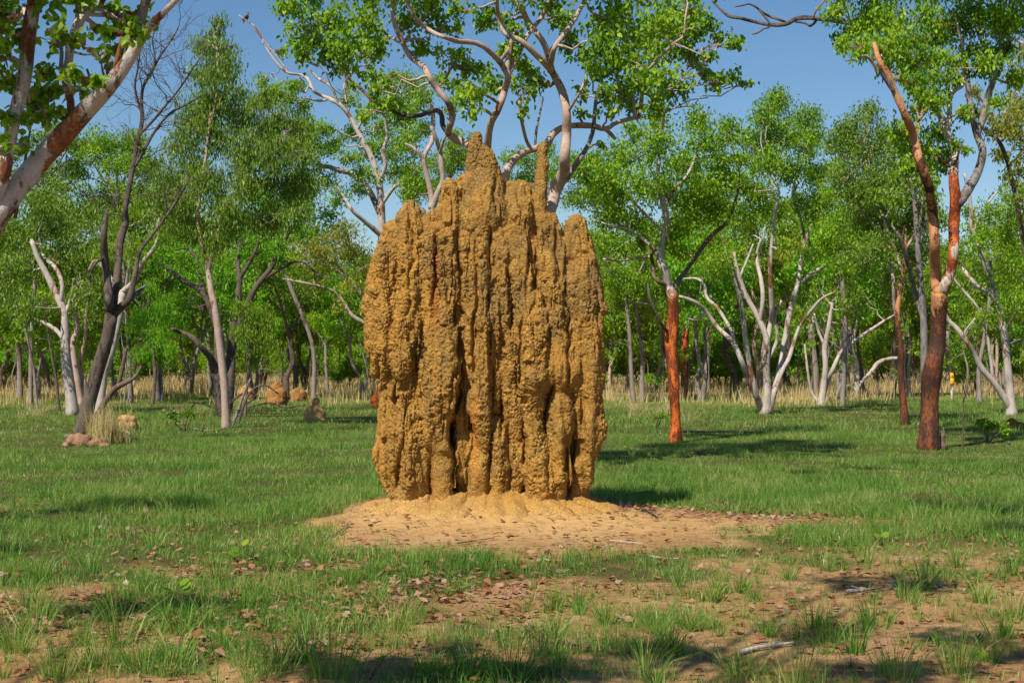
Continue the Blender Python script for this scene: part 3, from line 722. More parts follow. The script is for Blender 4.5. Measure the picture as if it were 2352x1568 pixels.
def clump_leaves(mb, c, R, L_, W_, lai, down, oval, spray=14, squash=.85):
    """sprays of leaves through an uneven ball; returns the spray centres"""
    area = np.pi * R * R; n = max(20, int(lai * area / (L_ * W_ * .55)))
    ns = max(3, n // spray)
    u = RS.normal(0, 1, (ns, 3)); u /= np.linalg.norm(u, axis=1)[:, None]
    rr = RS.uniform(0, 1, ns) ** .42
    # lobed outline
    lob = .72 + .5 * vnoise(u * 1.0 + c[None] * 3.1, 1.7, 5)
    sc = c + u * (rr * lob * R)[:, None] * np.array([1, 1, squash])
    nb = int(np.clip(ns / 7, 3, 9)); w = RS.normal(0, 1, (nb, 3)); w /= np.linalg.norm(w, axis=1)[:, None]
    hub = c + w * (R * RS.uniform(.35, .85, nb))[:, None] * np.array([1, 1, squash])
    pull = RS.rand(ns) < .85; hb = hub[RS.randint(0, nb, ns)]
    v2 = RS.normal(0, 1, (ns, 3)) * np.array([1, 1, .7]) * R * .20
    sc = np.where(pull[:, None], hb + v2, sc)
    k = RS.poisson(spray, ns) + 2; idx = np.repeat(np.arange(ns), k)
    sr = min(.16 + L_ * .6, R * .5)
    off = RS.normal(0, 1, (len(idx), 3)) * sr * np.array([.55, .55, .5])
    if down > .7: off[:, 2] = off[:, 2] * 1.2 - sr * .3
    leafset(mb, sc[idx] + off, L_, W_, down, oval)
    return sc
def twig(mb, a, b, r0, r1, n=4, wob=.12, k=5):
    a = np.asarray(a); b = np.asarray(b); d = np.linalg.norm(b - a)
    t = np.linspace(0, 1, k)[:, None]
    p = a + (b - a) * t + RS.normal(0, wob * d, (k, 3)) * np.sin(np.pi * t) * .6
    p[:, 2] += (np.sin(np.pi * t) * d * -.06)[:, 0]
    tube(mb, np.hstack([p, r0 + (r1 - r0) * t]), n, cap=False)
def traced_tree(name, label, D, trunk, limbs, clumps, bark, leaf, L_=.1, W_=.05, lai=2.6, down=.5, oval=False,
                limb_bark=None, dzw=.8, cdz=1.4, base=None, sides=10, group=None, twigs=True, cat='tree', spray=14, twr=.035, dark=None, extra=None, dead=0):
    if 900 < trunk[0][1] < 1060 and not 850 < trunk[0][0] < 1400: D = gdist(trunk[0][1])
    base = np.array(base if base is not None else at(trunk[0][0], trunk[0][1], D)); base[2] = 0
    T = thing(name, label, cat, base, group)
    allp = []
    def path(pts, D0, seed, wander, root=None):
        P = []; dd = D0; prev = None
        for i, q in enumerate(pts):
            if len(q) > 3: dd = D + q[3]
            elif i: dd = dd + wander * RS.uniform(-1, 1) * .35 + wander * .12 * (1 if seed % 2 else -1)
            p = at(q[0], q[1], dd); P.append((*p, max(q[2], .6) * dd / F))
        P = np.array(P)
        if root is not None:      # start on the nearest point of the wood already grown
            A = np.vstack(allp); j = np.argmin(np.abs(A[:, 0] - P[0, 0]) + np.abs(A[:, 2] - P[0, 2]) + .15 * np.abs(A[:, 1] - P[0, 1]))
            sh = A[j, 1] - P[0, 1]
            for i in range(len(P)):
                nd = P[i, 1] + sh; q = pts[i]; pp = at(q[0], q[1], nd); P[i, :3] = pp; P[i, 3] = max(q[2], .6) * nd / F
            if np.linalg.norm(A[j, :3] - P[0, :3]) > .08: P = np.vstack([[*A[j, :3], P[0, 3]], P])
        return smooth_path(P, max(.07, P[:, 3].mean() * 1.2))
    tp = path(trunk, D, 0, dzw * .3)
    if tp[0, 2] < .4:
        tp[0, 2] = -.1
        for i in range(min(6, len(tp))): tp[i, 3] *= 1 + .30 * (1 - i / 6) ** 2
    mb = MB(); tube(mb, tp, 16 if sides >= 10 else sides, rough=.13); sphere(mb, tp[-1, :3], tp[-1, 3] * .97, 8, 12); mb.obj('trunk', M[bark], T, origin=base); allp.append(tp)
    for i, lp in enumerate(limbs):
        b = limb_bark or bark
        if isinstance(lp, tuple) and isinstance(lp[0], str): b, lp = lp
        P = path(lp, D, i, dzw, root=True); mb = MB(); tube(mb, P, sides, rough=.10); mb.obj('limb', M[b], T, origin=base); allp.append(P)
    if extra: extra(T, base, np.vstack(allp), allp)
    A = np.vstack(allp)
    if dead:
        dm = MB(); live = [(P[i], 0) for P in allp[1:] for i in range(len(P) // 4, len(P), max(1, int(.28 / max(.05, np.linalg.norm(P[1, :3] - P[0, :3])))))]
        for p, lv in live:
            if p[2] < dead: continue
            up = np.array([RS.normal(0, .7), RS.normal(0, .7), RS.uniform(.3, 1.3)]); up /= np.linalg.norm(up)
            ln = RS.uniform(.3, .9); e = p[:3] + up * ln
            twig(dm, p[:3], e, min(p[3] * .6, .012), .005, 4, .10)
            for _ in range(6):
                t = RS.uniform(.2, 1); s0 = p[:3] + up * ln * t; u2 = up * .8 + RS.normal(0, .45, 3)
                e2 = s0 + u2 * RS.uniform(.15, .45); twig(dm, s0, e2, .006, .0035, 3, .1, 4)
                for _ in range(2):
                    e3 = e2 + (u2 + RS.normal(0, .5, 3)) * RS.uniform(.08, .25); twig(dm, e2, e3, .0035, .0025, 3, .1, 3)
        tag(dm.obj('twigs', M[bark], T, origin=base), kind='stuff')
    if clumps:
        lm = MB(); tm = MB()
        for ci, cl in enumerate(clumps):
            x, y, r = cl[:3]; q = at(x, y, D); 
            d = np.hypot(A[:, 0] - q[0], A[:, 2] - q[2]); j = np.argmin(d + RS.uniform(0, .3, len(d)))
            dd = .5 * A[j, 1] + .5 * D + RS.uniform(-1, 1) * cdz
            if len(cl) > 3: dd = D + cl[3]
            q = at(x, y, dd); R = r * dd / F
            sc = clump_leaves(lm, q, R * 1.14, L_, W_, lai, down, oval, spray)
            if twigs:
                d = ((A[:, :3] - q) ** 2).sum(1) + np.maximum(0, A[:, 2] - q[2]) * 1.5; j = np.argmin(d)
                r0 = min(A[j, 3] * .6, twr); twig(tm, A[j, :3], q, r0, .010, 5, .10, 7)
                for s_ in sc[RS.choice(len(sc), min(len(sc), 9), replace=False)]:
                    twig(tm, q + (A[j, :3] - q) * RS.uniform(0, .4), s_, .009, .004, 3, .10, 4)
        lm.obj('crown', M[leaf], T, smooth=False, origin=base)
        if twigs: tag(tm.obj('twigs', M[limb_bark or bark], T, origin=base), kind='stuff')
    return T

# ---- T1 the near white gum at the left edge
traced_tree('gum_tree', 'nearest white barked gum tree leaning in at the upper left corner with peeling orange bark', 5.2,
 [(-230,1835,47.0),(-205,1640,43.5),(-170,1400,40.0),(-140,1200,36.5),(-125,1000,34.8),(-100,750,32.2),(-60,590,30.4),(-35,545,28.7)],
 [[(-45,560,27.8),(0,485,27.8),(40,430,26.1),(100,360,25.2),(160,295,23.5),(225,225,20.0),(265,180,17.4),(300,130,14.8),(325,90,11.3),(350,55,9.6),(375,30,7.8),(405,0,7.0),(450,-60,5.2),(480,-140,3.5)],
  ('grey_bark', [(292,145,13.1),(306,100,13.9),(320,60,12.2),(330,20,11.3),(342,-20,10.4),(350,-70,8.7)]),
  [(-70,620,22.6),(-30,500,19.1),(5,410,16.5),(20,335,15.7),(34,264,15.7),(52,198,16.5),(60,148,16.5),(66,82,16.5),(76,16,15.7),(84,-50,13.9),(80,-160,10.4)],
  [(170,300,12.2),(163,270,10.4),(162,231,8.7),(152,190,10.4),(158,138,9.6),(163,99,10.4),(176,66,11.3),(188,42,10.4),(210,24,7.8),(231,8,7.0),(255,-30,5.2)],
  [(184,50,7.8),(180,20,7.0),(174,-25,7.0),(170,-90,5.2)],
  ('grey_bark', [(152,200,6.1),(140,160,5.2),(142,120,4.3),(130,90,3.5)]),
  [(250,198,7.0),(262,165,6.1),(272,125,5.2),(280,85,3.5)],
  ('brown_bark', [(232,232,6.1),(222,212,4.3),(210,188,3.5),(200,160,2.6)]),
  ('brown_bark', [(245,215,5.2),(244,190,3.5),(236,165,2.6),(232,140,1.7)]),
  ('brown_bark', [(35,500,4.3),(52,400,3.5),(66,320,2.6),(74,260,2.2),(80,190,1.7)]),
 ],
 [(18,35,46),(35,75,30),(5,110,25),(115,65,26),(140,95,28),(180,90,24),(215,60,12),(100,165,30),(70,215,34),(120,215,34),(105,255,28),(165,160,26),(185,200,22),(210,175,18),(40,260,30),(20,180,30),(15,320,22),(60,330,16),
  (270,30,36),(310,35,30),(300,70,30),(265,75,24),(330,60,20),(240,115,18),(255,140,18),(285,100,22),(225,175,16),(150,255,22),
  (200,10,24),(60,-30,60),(180,-60,60),(300,-50,60),(420,-120,60),(-60,100,80),(-80,-60,90),(-150,40,100),(100,-140,90),(250,-160,90),(-180,-150,110)],
 'near_bark', 'leaf_bright', .035, .025, 3.0, .5, True, dzw=.15, cdz=.26, twr=.008, spray=7, sides=14)

# ---- T2 the leaning dead tree
traced_tree('dead_tree', 'dark leaning dead tree with bare twiggy top left of the mound', 27.2,
 [(181,1016,15),(200,940,15),(220,866,15),(238,805,15),(249,766,14),(256,722,14)],
 [[(254,715,11),(250,685,11),(245,638,10),(240,583,9),(238,540,8),(243,500,5),(246,480,2)],
  [(257,722,11),(264,670,9),(271,616,9),(276,553,9),(289,510,8),(288,478,7),(303,396,6),(316,323,5),(326,280,5),(325,231,4),(330,198,3.5),(349,165,3),(366,132,2.5),(389,99,2),(409,66,1.5)],
  [(313,316,3.5),(349,280,3),(379,244,3),(412,204,2.5),(438,165,2),(461,132,1.3)],
  [(312,379,4),(359,297,3),(396,257,3),(430,240,2),(461,221,1.5)],
  [(322,250,3),(310,200,2.5),(318,150,2),(322,110,1.5)],
  [(335,190,2.5),(355,140,2),(350,90,1.5),(362,60,1)],
  [(262,722,10),(280,702,9),(296,688,8),(311,627,6),(320,580,5),(345,545,4),(372,510,3.5),(400,470,3),(430,420,2.5)],
  ('grey_bark', [(297,690,6),(318,670,6),(337,654,2)]),
  ('brown_bark', [(186,1008,5),(220,956,6),(256,901,7),(285,880,6),(308,868,4),(325,840,3)]),
  ('brown_bark', [(270,890,5),(280,850,5),(290,800,4)]),
  [(240,590,4),(215,610,3),(205,640,3)],
 ], [], 'dark_bark', None, dzw=.5, dead=4.2)

# ---- T3 the white gum at the far left with its neighbours
traced_tree('gum_tree', 'grey and white barked gum tree with sooty foot left of the leaning dead tree', 41,
 [(168,953,13),(160,883,12),(151,810,11),(148,722,9),(128,674,8),(106,627,7),(88,594,6),(73,553,5)],
 [[(148,780,5),(125,755,5),(92,737,4),(48,722,4),(18,700,4),(-8,688,4)],
  [(139,700,6),(143,656,5),(128,616,5),(101,590,4),(95,560,3)],
  [(150,720,5),(165,680,4),(170,640,3)]],
 [(60,620,55),(40,540,65),(120,520,60),(170,600,50),(190,680,34),(30,680,45),(95,480,55),(10,610,50),(130,590,45),(60,700,40),(210,640,30)],
 'white_bark', 'leaf_olive', .13, .05, 1.9, .6, spray=10)
traced_tree('gum_tree', 'slim pink barked gum with two wavy stems just right of the sooty footed gum', 44,
 [(188,930,7),(176,870,8),(167,791,7),(178,755,6),(172,700,5),(180,640,4)],
 [[(186,925,6),(192,880,6),(184,840,5),(196,773,4),(199,720,4),(210,660,3)]],
 [(180,560,50),(230,600,45),(200,500,50),(250,550,40),(150,700,28),(215,700,30)], 'pink_bark', 'leaf_olive', .14, .055, 1.9, .6, spray=10)
traced_tree('gum_tree', 'pale grey gum trunk leaning right directly behind the dark dead tree', 34,
 [(226,965,9),(238,865,10),(256,802,10),(271,737,9),(282,671,8)],
 [[(282,671,7),(311,641,7),(330,601,6),(359,561,5),(365,500,4)], [(278,700,5),(262,650,4),(222,600,4),(205,620,3)], [(290,660,4),(296,600,3.5),(290,520,3)]],
 [(300,560,45),(350,480,50),(280,480,45),(240,560,35),(380,540,35)], 'white_bark', 'leaf_mid', .12, .035, 1.6, .75, spray=12)
traced_tree('slender_tree', 'thin dark curving sapling left of the sooty footed gum', 43, [(137,944,3),(128,865,3),(112,773,2.6),(104,700,2)], [], [(100,690,26),(120,730,18)], 'dark_bark', 'leaf_mid', .14, .05, 1.6, .6)
traced_tree('slender_tree', 'thin pale sapling nearest the left edge with wavering stem', 44, [(86,944,3),(77,846,3),(62,773,2.6),(50,720,2)], [], [(50,715,26),(70,760,18)], 'pale_far_bark', 'leaf_mid', .14, .05, 1.6, .6)

# ---- T4 the weeping tree left of the mound
traced_tree('weeping_tree', 'tallest drooping leaved tree left of the mound with smooth pale brown trunk', 29.5,
 [(520,983,9),(515,883,9),(507,810,9),(496,722,8),(483,656,7),(476,608,6),(462,560,5),(455,480,5),(470,380,4),(485,260,3)],
 [[(480,620,5),(500,540,5),(540,450,4),(580,360,3)], [(465,560,4),(430,480,4),(410,420,3)], [(482,300,3),(500,200,2.5),(498,110,2)]],
 [(500,58,26),(478,92,34),(505,120,38),(520,160,40),(480,170,38),(510,215,48),(470,240,46),(545,250,42),(440,275,44),(500,300,60),(420,330,40),(560,320,46),(600,235,30),(640,265,40),(676,290,36),(610,300,46),(640,345,50),
  (570,390,58),(430,390,50),(485,420,60),(395,450,44),(540,470,60),(640,420,50),(700,345,30),(690,420,40),(610,500,55),(430,500,50),(500,540,46),(670,490,34),(380,400,36)],
 'pink_bark', 'leaf_olive', .125, .034, 2.9, .72, dzw=.7, cdz=1.0, spray=20)
traced_tree('spreading_tree', 'wide dark brown trunked tree with black forking limbs behind the weeping tree', 33,
 [(514,951,17),(508,900,15),(503,860,14),(503,810,12),(502,755,10)],
 [[(495,850,12),(483,821,8),(460,795,6),(439,773,6),(415,762,5),(395,755,4)],
  [(500,755,8),(472,682,7),(450,660,6),(421,645,5),(390,620,5),(366,601,4),(350,585,3)],
  [(474,690,6),(462,640,6),(454,601,5),(436,572,4)],
  [(522,940,12),(527,890,12),(530,820,11),(536,760,9),(546,700,8),(549,638,6),(546,590,5),(555,540,4)],
  [(540,770,8),(566,707,8),(586,663,7),(622,616,6),(637,583,5),(666,531,4),(700,470,3)],
  [(600,645,5),(640,620,4),(690,600,3),(740,640,3)], [(550,640,5),(580,590,4),(600,540,3)]],
 [(700,480,36),(740,500,30),(640,560,36),(600,580,36),(560,560,36),(420,590,40),(370,560,40),(340,600,36),(470,610,30),(660,600,34),(400,700,28),(700,540,36)],
 'dark_bark', 'leaf_lime', .12, .05, 1.8, .5, spray=12)
traced_tree('shrub', 'dark green drooping shrub hiding the fork of the wide brown trunk', 31,
 [(563,960,3),(568,880,3),(575,800,3)], [], [(590,745,38),(565,700,26),(600,790,32),(572,820,26),(560,765,24),(612,720,24)], 'brown_bark', 'leaf_mid', .11, .035, 2.4, .75, cdz=.4, cat='shrub')
traced_tree('small_tree', 'light green small weeping tree between the dead tree and the weeping tree', 38,
 [(350,930,4),(356,860,4),(352,790,4),(360,720,3)], [], [(350,710,40),(380,700,34),(320,740,34),(360,770,36),(395,745,28),(330,800,26),(370,815,26),(400,800,20),(345,665,24)], 'brown_bark', 'leaf_lime', .14, .03, 2.3, .8, cdz=.5, spray=18)

# ---- T5 pale gum behind the left shoulder of the mound, with the bird's twig
def perch(T, base, A, allp): pass
TREE5 = traced_tree('gum_tree', 'pale multi limbed gum rising behind the left shoulder of the giant mound', 38,
 [(905,928,10),(890,760,10),(880,620,10),(877,516,9),(875,458,8),(867,403,8),(852,359,7),(831,319,6),(801,264,5),(780,240,5),(757,227,5)],
 [[(765,230,4),(740,220,4),(721,209,4),(708,183,3.5),(690,172,3),(662,168,3,0),(640,150,2.5,0),(618,121,2.5,0),(606,102,2,0),(600,86,2,0),(593,73,1.8,0),(580,57,1.6,0),(569,50,1.5,0),(558,42,1.3,0),(549,35,1.2,0)],
  [(662,168,2,0),(640,135,1.5,0),(615,105,1.4,0),(585,68,1.3,0)],
  [(757,227,3.5),(735,232,3),(712,228,2)],
  [(780,245,3),(760,200,3),(730,180,3),(712,160,2)],
  [(870,420,5),(885,380,5),(880,348,5),(889,311,4),(880,260,3)],
  [(872,490,7),(853,447,7),(831,414,7),(805,398,6),(779,392,6),(755,383,5),(739,381,5),(715,360,3)],
  [(876,540,7),(838,509,5),(809,483,4),(790,452,3),(775,430,2)],
  [(876,470,5),(905,430,5),(930,420,4),(955,395,3)],
  [(820,300,3),(845,250,3),(850,200,2),(870,170,2)]],
 [(840,400,30),(900,350,34),(862,335,26),(930,270,30),(960,420,30),(800,220,24),(598,185,20),(622,215,28),(655,228,26),(690,305,30),(725,335,30),(742,300,26),(695,240,22),(600,230,22),(640,118,16),(655,190,20),(690,190,20),(640,215,18),(700,275,28),(760,330,26),(740,410,30),(690,400,26),(790,360,24),(810,310,26),(880,290,34),(915,250,38),(890,200,36),(930,310,36),(945,190,36),(870,240,30),
  (905,400,28),(935,430,30),(955,380,28),(780,450,26),(820,440,20),(700,440,36),(660,460,30),(840,350,22),(660,330,26),(690,340,30)],
 'white_bark', 'leaf_bright', .10, .045, 2.5, .55, dzw=.8, cdz=1.1, spray=10)
traced_tree('gum_tree', 'slim orange and grey double stemmed gum rising behind the mound left of its peak', 35,
 [(990,960,9),(988,700,9),(986,540,9),(988,490,8)],
 [('red_bark', [(988,500,7),(1003,450,7),(1017,414,6),(1014,380,6),(1010,348,5),(1002,320,5),(990,290,4)]),
  [(990,480,7),(992,458,7),(981,403,6),(973,366,5),(984,340,5),(992,322,5),(995,271,5),(990,240,4),(977,215,3)],
  [(1010,350,3),(1020,320,3),(1035,300,2)], [(973,366,3),(950,340,3),(930,330,2)]],
 [(960,300,26),(985,210,26),(940,350,22),(1000,180,24),(1035,250,18),(965,250,24),(1045,310,16)], 'pink_bark', 'leaf_bright', .10, .045, 2., .55, cdz=.7, spray=10)

# ---- T6 the big gum behind the mound
traced_tree('gum_tree', 'biggest gum tree, pink white limbs fanned above the top of the giant mound', 20.5,
 [(1180,1080,34),(1178,900,32),(1180,760,30),(1190,660,26)],
 [[(1195,700,18),(1235,570,16),(1255,510,15),(1264,480,14),(1276,439,14),(1295,395,13),(1297,359,12),(1301,311,11),(1301,256,10),(1292,212,10),(1274,176,9),(1259,154,8),(1215,110,7),(1190,90,6),(1160,77,6),(1145,37,5),(1142,-5,4),(1150,-60,4)],
  [(1268,165,8),(1252,106,7),(1230,73,7),(1211,48,7),(1197,18,6),(1167,-10,5),(1140,-60,4)],
  [(1264,160,7),(1266,140,7),(1274,110,6),(1292,84,6),(1318,48,5),(1332,22,5),(1347,-5,4),(1370,-60,3)],
  ('grey_bark', [(1300,410,8),(1318,385,7),(1336,359,6),(1352,330,5),(1362,300,5),(1366,260,4.5),(1369,230,4),(1376,201,3),(1382,175,2)]),
  ('grey_bark', [(1368,240,3),(1385,232,2.5),(1420,228,2),(1455,228,1.5)]),
  [(1180,640,16),(1165,500,12),(1158,440,10),(1164,392,10),(1190,358,9),(1219,344,8),(1252,335,9),(1270,308,8),(1290,294,7),(1310,289,7),(1358,289,7),(1391,296,6),(1416,282,5),(1461,270,5),(1500,265,4),(1524,258,3),(1545,250,2)],
  [(1461,272,4),(1472,250,4),(1475,215,4),(1475,181,4),(1491,158,3.5),(1521,125,3.5),(1548,100,3),(1570,82,3),(1574,43,2.5),(1580,7,2)],
  [(1385,294,5),(1400,305,5),(1412,318,4)],
  [(1185,650,17),(1150,520,14),(1110,400,11),(1090,345,10),(1070,330,9),(1046,319,9),(1030,306,8),(1036,280,8),(1039,264,8),(1028,234,7),(999,198,7),(985,175,7),(973,154,7),(940,128,6),(926,99,6),(914,75,6),(907,55,6),(902,29,5),(900,-20,5),(880,-70,4)],
  ('dark_bark', [(1030,306,7),(1017,288,6),(1015,268,6),(1008,256,6),(992,254,6),(970,264,5),(950,267,5),(926,264,5),(893,249,5),(856,231,4),(834,209,4),(801,179,4),(790,160,3.5),(779,143,3.5),(762,125,3),(746,114,3)]),
  [(1160,560,13),(1135,440,11),(1120,360,9),(1120,337,9),(1127,286,8),(1145,249,8),(1160,205,8),(1167,176,8),(1158,158,7),(1145,139,7),(1109,106,6),(1080,97,6),(1050,95,6),(1020,85,5),(999,77,5),(975,62,5),(959,48,5),(945,25,4),(933,2,4),(925,-40,4)],
  [(1165,172,6),(1193,121,5),(1208,88,5),(1228,60,5),(1244,40,5),(1259,7,4),(1270,-40,3)],
  [(1219,343,5),(1210,325,4),(1204,304,4),(1198,275,4),(1197,250,4),(1190,230,3)],
  ('grey_bark', [(1229,341,3),(1232,300,3),(1240,260,2.5),(1248,225,2)]),
  [(746,116,3),(735,100,3),(740,70,2.5)], [(1000,200,4),(1020,185,3),(1040,150,3)], [(1150,142,3),(1170,110,3)], [(1475,200,2.5),(1500,190,2),(1530,205,2)],
  [(1301,260,4),(1330,215,3),(1345,180,2.5),(1360,140,2)], [(926,100,3),(890,80,3),(860,60,2)], [(801,180,3),(790,200,2),(796,235,1.5)]],
 [(665,25,34),(700,60,40),(735,95,40),(690,110,30),(770,40,42),(790,95,42),(750,140,30),(830,60,42),(835,115,36),(800,140,26),(870,100,30),(850,165,24),(820,195,16),(895,170,24),(890,235,26),(845,262,22),(860,205,20),
  (935,60,34),(960,110,28),(985,30,34),(1020,60,30),(1040,130,28),(1065,160,34),(1090,200,40),(1075,235,30),(1120,190,30),(1050,200,26),(1110,150,22),(1060,30,26),(1100,50,26),(1140,30,30),(1190,60,26),
  (1190,130,34),(1215,165,36),(1200,200,28),(1240,190,22),(1160,110,22),(1290,40,30),(1310,90,28),(1340,120,26),(1270,20,28),(1380,40,44),(1430,30,44),(1400,90,44),(1450,80,44),(1500,50,46),(1550,35,44),(1590,30,36),
  (1360,150,28),(1410,150,40),(1460,140,42),(1510,110,44),(1560,90,38),(1600,80,28),(1480,190,40),(1430,205,38),(1530,165,38),(1390,215,28),(1550,205,30),(1500,235,32),(1445,248,26),(1350,210,22),(1370,330,14),(1395,260,20),
  (1630,55,26),(1655,85,22),(1690,105,24),(1640,125,22),(1625,160,24),(1650,190,24),(1690,175,20),(1715,185,14),(1600,130,26),(1200,250,18),(1330,255,16),
  (700,-50,70),(820,-60,80),(950,-60,80),(1080,-70,80),(1220,-60,80),(1360,-70,80),(1480,-60,80),(1600,-60,70),(900,-170,110),(1080,-200,120),(1260,-200,120),(1440,-180,110)],
 'pink_bark', 'leaf_bright', .088, .048, 2.2, .52, True, dzw=1.0, cdz=1.2, spray=10)

# ---- E4 yellowish tree behind the mound's left flank
traced_tree('small_tree', 'yellow green tree with pink bare limbs reaching left from behind the mound', 44,
 [(905,942,9),(885,850,8),(862,780,6),(840,744,5)], [[(840,744,5),(806,722,5),(780,682,4),(751,663,3.5),(700,650,3),(650,640,2)],[(850,760,4),(845,700,4),(800,640,3.5),(760,615,3),(740,605,3)],[(800,640,2.5),(760,600,2),(700,605,2),(640,625,2)]],
 [(740,540,50),(790,530,46),(700,560,46),(820,580,40),(760,600,36),(840,620,30),(690,610,30),(810,660,30),(650,600,34),(770,690,22),(720,640,26)], 'pink_bark', 'leaf_yellow', .14, .05, 1.5, .55, spray=12)

# ---- T7 the red trunk right of the mound
traced_tree('gum_tree', 'gum with bright red orange trunk nearest the right side of the giant mound', 27.4,
 [(1554,1017,13),(1552,970,11),(1549,900,12),(1546,842,14),(1541,790,15),(1545,740,14),(1547,700,12),(1543,672,11)],
 [('white_bark', [(1543,680,10),(1536,657,10),(1527,622,10),(1516,597,9),(1522,560,8),(1532,520,8),(1521,455,7),(1508,428,6),(1512,385,4.5),(1520,340,4),(1521,290,4),(1527,250,3)]),
  ('brown_bark', [(1548,690,7),(1551,660,7),(1558,644,6),(1576,622,5),(1606,578,5),(1637,538,5),(1672,507,4),(1694,442,3),(1700,400,2)]),
  ('brown_bark', [(1530,655,6),(1515,648,5),(1502,635,4.5),(1500,608,4),(1496,585,4),(1508,573,3)]),
  ('pink_bark', [(1498,590,4),(1466,591,4),(1430,598,3),(1385,595,2.5)]),
  ('dark_bark', [(1536,765,4),(1520,745,3.5),(1508,720,3),(1492,683,3),(1488,650,2)]),
  ('white_bark', [(1520,600,4),(1490,560,4),(1448,529,3.5),(1410,520,3),(1360,505,2)]),
  ('pink_bark', [(1530,540,3),(1470,480,3),(1430,440,2.5),(1390,420,2)]),
  ('white_bark', [(1522,500,4),(1545,440,3),(1580,400,3),(1600,350,2)]),
  ('white_bark', [(1672,507,3),(1640,470,3),(1620,430,2)])],
 [(1400,400,42),(1450,360,46),(1515,330,44),(1575,370,50),(1480,420,46),(1420,450,46),(1540,440,46),(1630,330,44),(1620,420,44),(1370,440,36),(1395,500,40),(1450,500,40),(1590,480,44),(1550,530,36),(1660,400,40),(1600,280,36),(1670,300,34),
  (1420,550,34),(1640,490,32),(1560,580,26),(1370,370,34),(1520,270,26),(1345,400,24),(1460,300,26),(1690,360,30),(1480,560,20)],
 'red_bark', 'leaf_bright', .082, .042, 3.0, .55, False, dzw=.7, cdz=1.1, spray=10)
traced_tree('slender_tree', 'slender orange stem standing just behind the bright red trunk', 37,
 [(1571,916,7),(1572,850,8),(1572,798,8),(1580,732,7),(1593,701,4),(1600,660,3)], [[(1578,740,5),(1575,690,4),(1578,640,3)]], [(1600,620,34),(1570,600,30),(1620,580,30)], 'red_bark', 'leaf_mid', .12, .05, 1.5, .55)

# ---- T8 white many stemmed gum
traced_tree('gum_tree', 'white gum with many stems fanning from one base right of the red trunk', 44,
 [(1758,951,13),(1760,925,12),(1763,908,9),(1761,870,8),(1760,833,8),(1760,776,7),(1738,723,6),(1712,675,6),(1694,622,5),(1685,580,4)],
 [[(1752,938,9),(1735,905,7),(1716,864,7),(1702,825,6),(1686,789,6),(1666,768,5),(1646,749,5),(1620,714,5),(1600,696,4),(1584,688,4),(1560,680,3)],
  [(1688,792,4),(1681,762,4),(1660,725,4),(1646,705,4),(1624,683,4),(1617,653,3),(1600,640,3),(1570,640,2)],
  [(1745,935,7),(1735,900,6),(1723,842,6),(1712,776,6),(1703,701,5),(1686,639,4),(1668,578,3),(1660,540,2)],
  [(1768,935,9),(1778,900,7),(1787,864,7),(1797,815,7),(1804,776,7),(1817,705,6),(1831,657,5),(1840,600,5),(1848,556,4),(1838,500,3),(1820,460,3)],
  [(1782,890,5),(1800,845,5),(1813,820,5),(1835,754,4),(1870,705,4),(1892,683,3),(1920,670,2)],
  [(1829,660,4),(1861,631,4),(1905,604,3.5),(1945,578,3)],
  [(1761,790,6),(1770,740,6),(1773,710,6),(1769,622,5),(1773,556,4),(1782,480,4),(1790,440,3)],
  [(1745,740,5),(1752,690,5),(1749,648,5),(1738,591,4),(1748,550,3)],
  [(1710,670,4),(1700,640,3),(1715,600,3),(1730,560,2)], [(1850,560,3),(1865,510,3),(1880,470,2)], [(1762,830,4),(1785,780,4),(1780,730,3),(1795,690,3)],
  [(1622,714,3),(1600,735,2.5),(1580,730,2)]],
 [(1745,262,34),(1800,230,36),(1850,262,34),(1870,300,28),(1780,300,48),(1840,330,46),(1725,330,38),(1760,380,48),(1700,420,38),(1820,400,40),(1880,400,40),(1900,460,36),(1650,600,34),(1740,450,40),(1690,500,38),
  (1850,470,36),(1780,480,30),(1905,540,40),(1640,550,34),(1930,610,34),(1620,620,28),(1870,580,26),(1940,510,34),(1960,560,30),(1700,580,20),(1800,560,18)],
 'white_bark', 'leaf_bright', .11, .05, 3.0, .55, dzw=1.0, cdz=1.4, spray=12)
traced_tree('gum_tree', 'small white gum with two bluish stems right of the many stemmed one', 49,
 [(1886,931,8),(1892,880,7),(1896,842,6),(1894,798,6),(1903,754,5),(1910,700,4)],
 [[(1890,920,5),(1900,880,5),(1912,850,5),(1934,806,4),(1973,776,4),(2026,740,3),(2060,720,2)],[(1882,925,4),(1864,900,3),(1855,850,3),(1848,790,2)],[(1897,800,3),(1880,760,3),(1870,720,2)]],
 [(1920,680,34),(1880,660,30),(1960,700,34),(1990,680,30),(1940,740,24),(1860,720,20)], 'white_bark', 'leaf_mid', .15, .06, 1.5, .55)
traced_tree('gum_tree', 'low white gum sending one bare limb out right toward the slim brown trunk', 54,
 [(1967,916,7),(1967,842,6),(1956,798,5),(1966,750,4),(1975,700,3)], [[(1968,895,4),(1980,875,4),(2000,855,5),(2017,833,5),(2040,824,4),(2061,822,3.5)],[(1958,805,3),(1940,780,3)]],
 [(1990,640,36),(1960,660,30),(2020,700,34),(1960,740,24)], 'white_bark', 'leaf_mid', .15, .06, 1.5, .55)
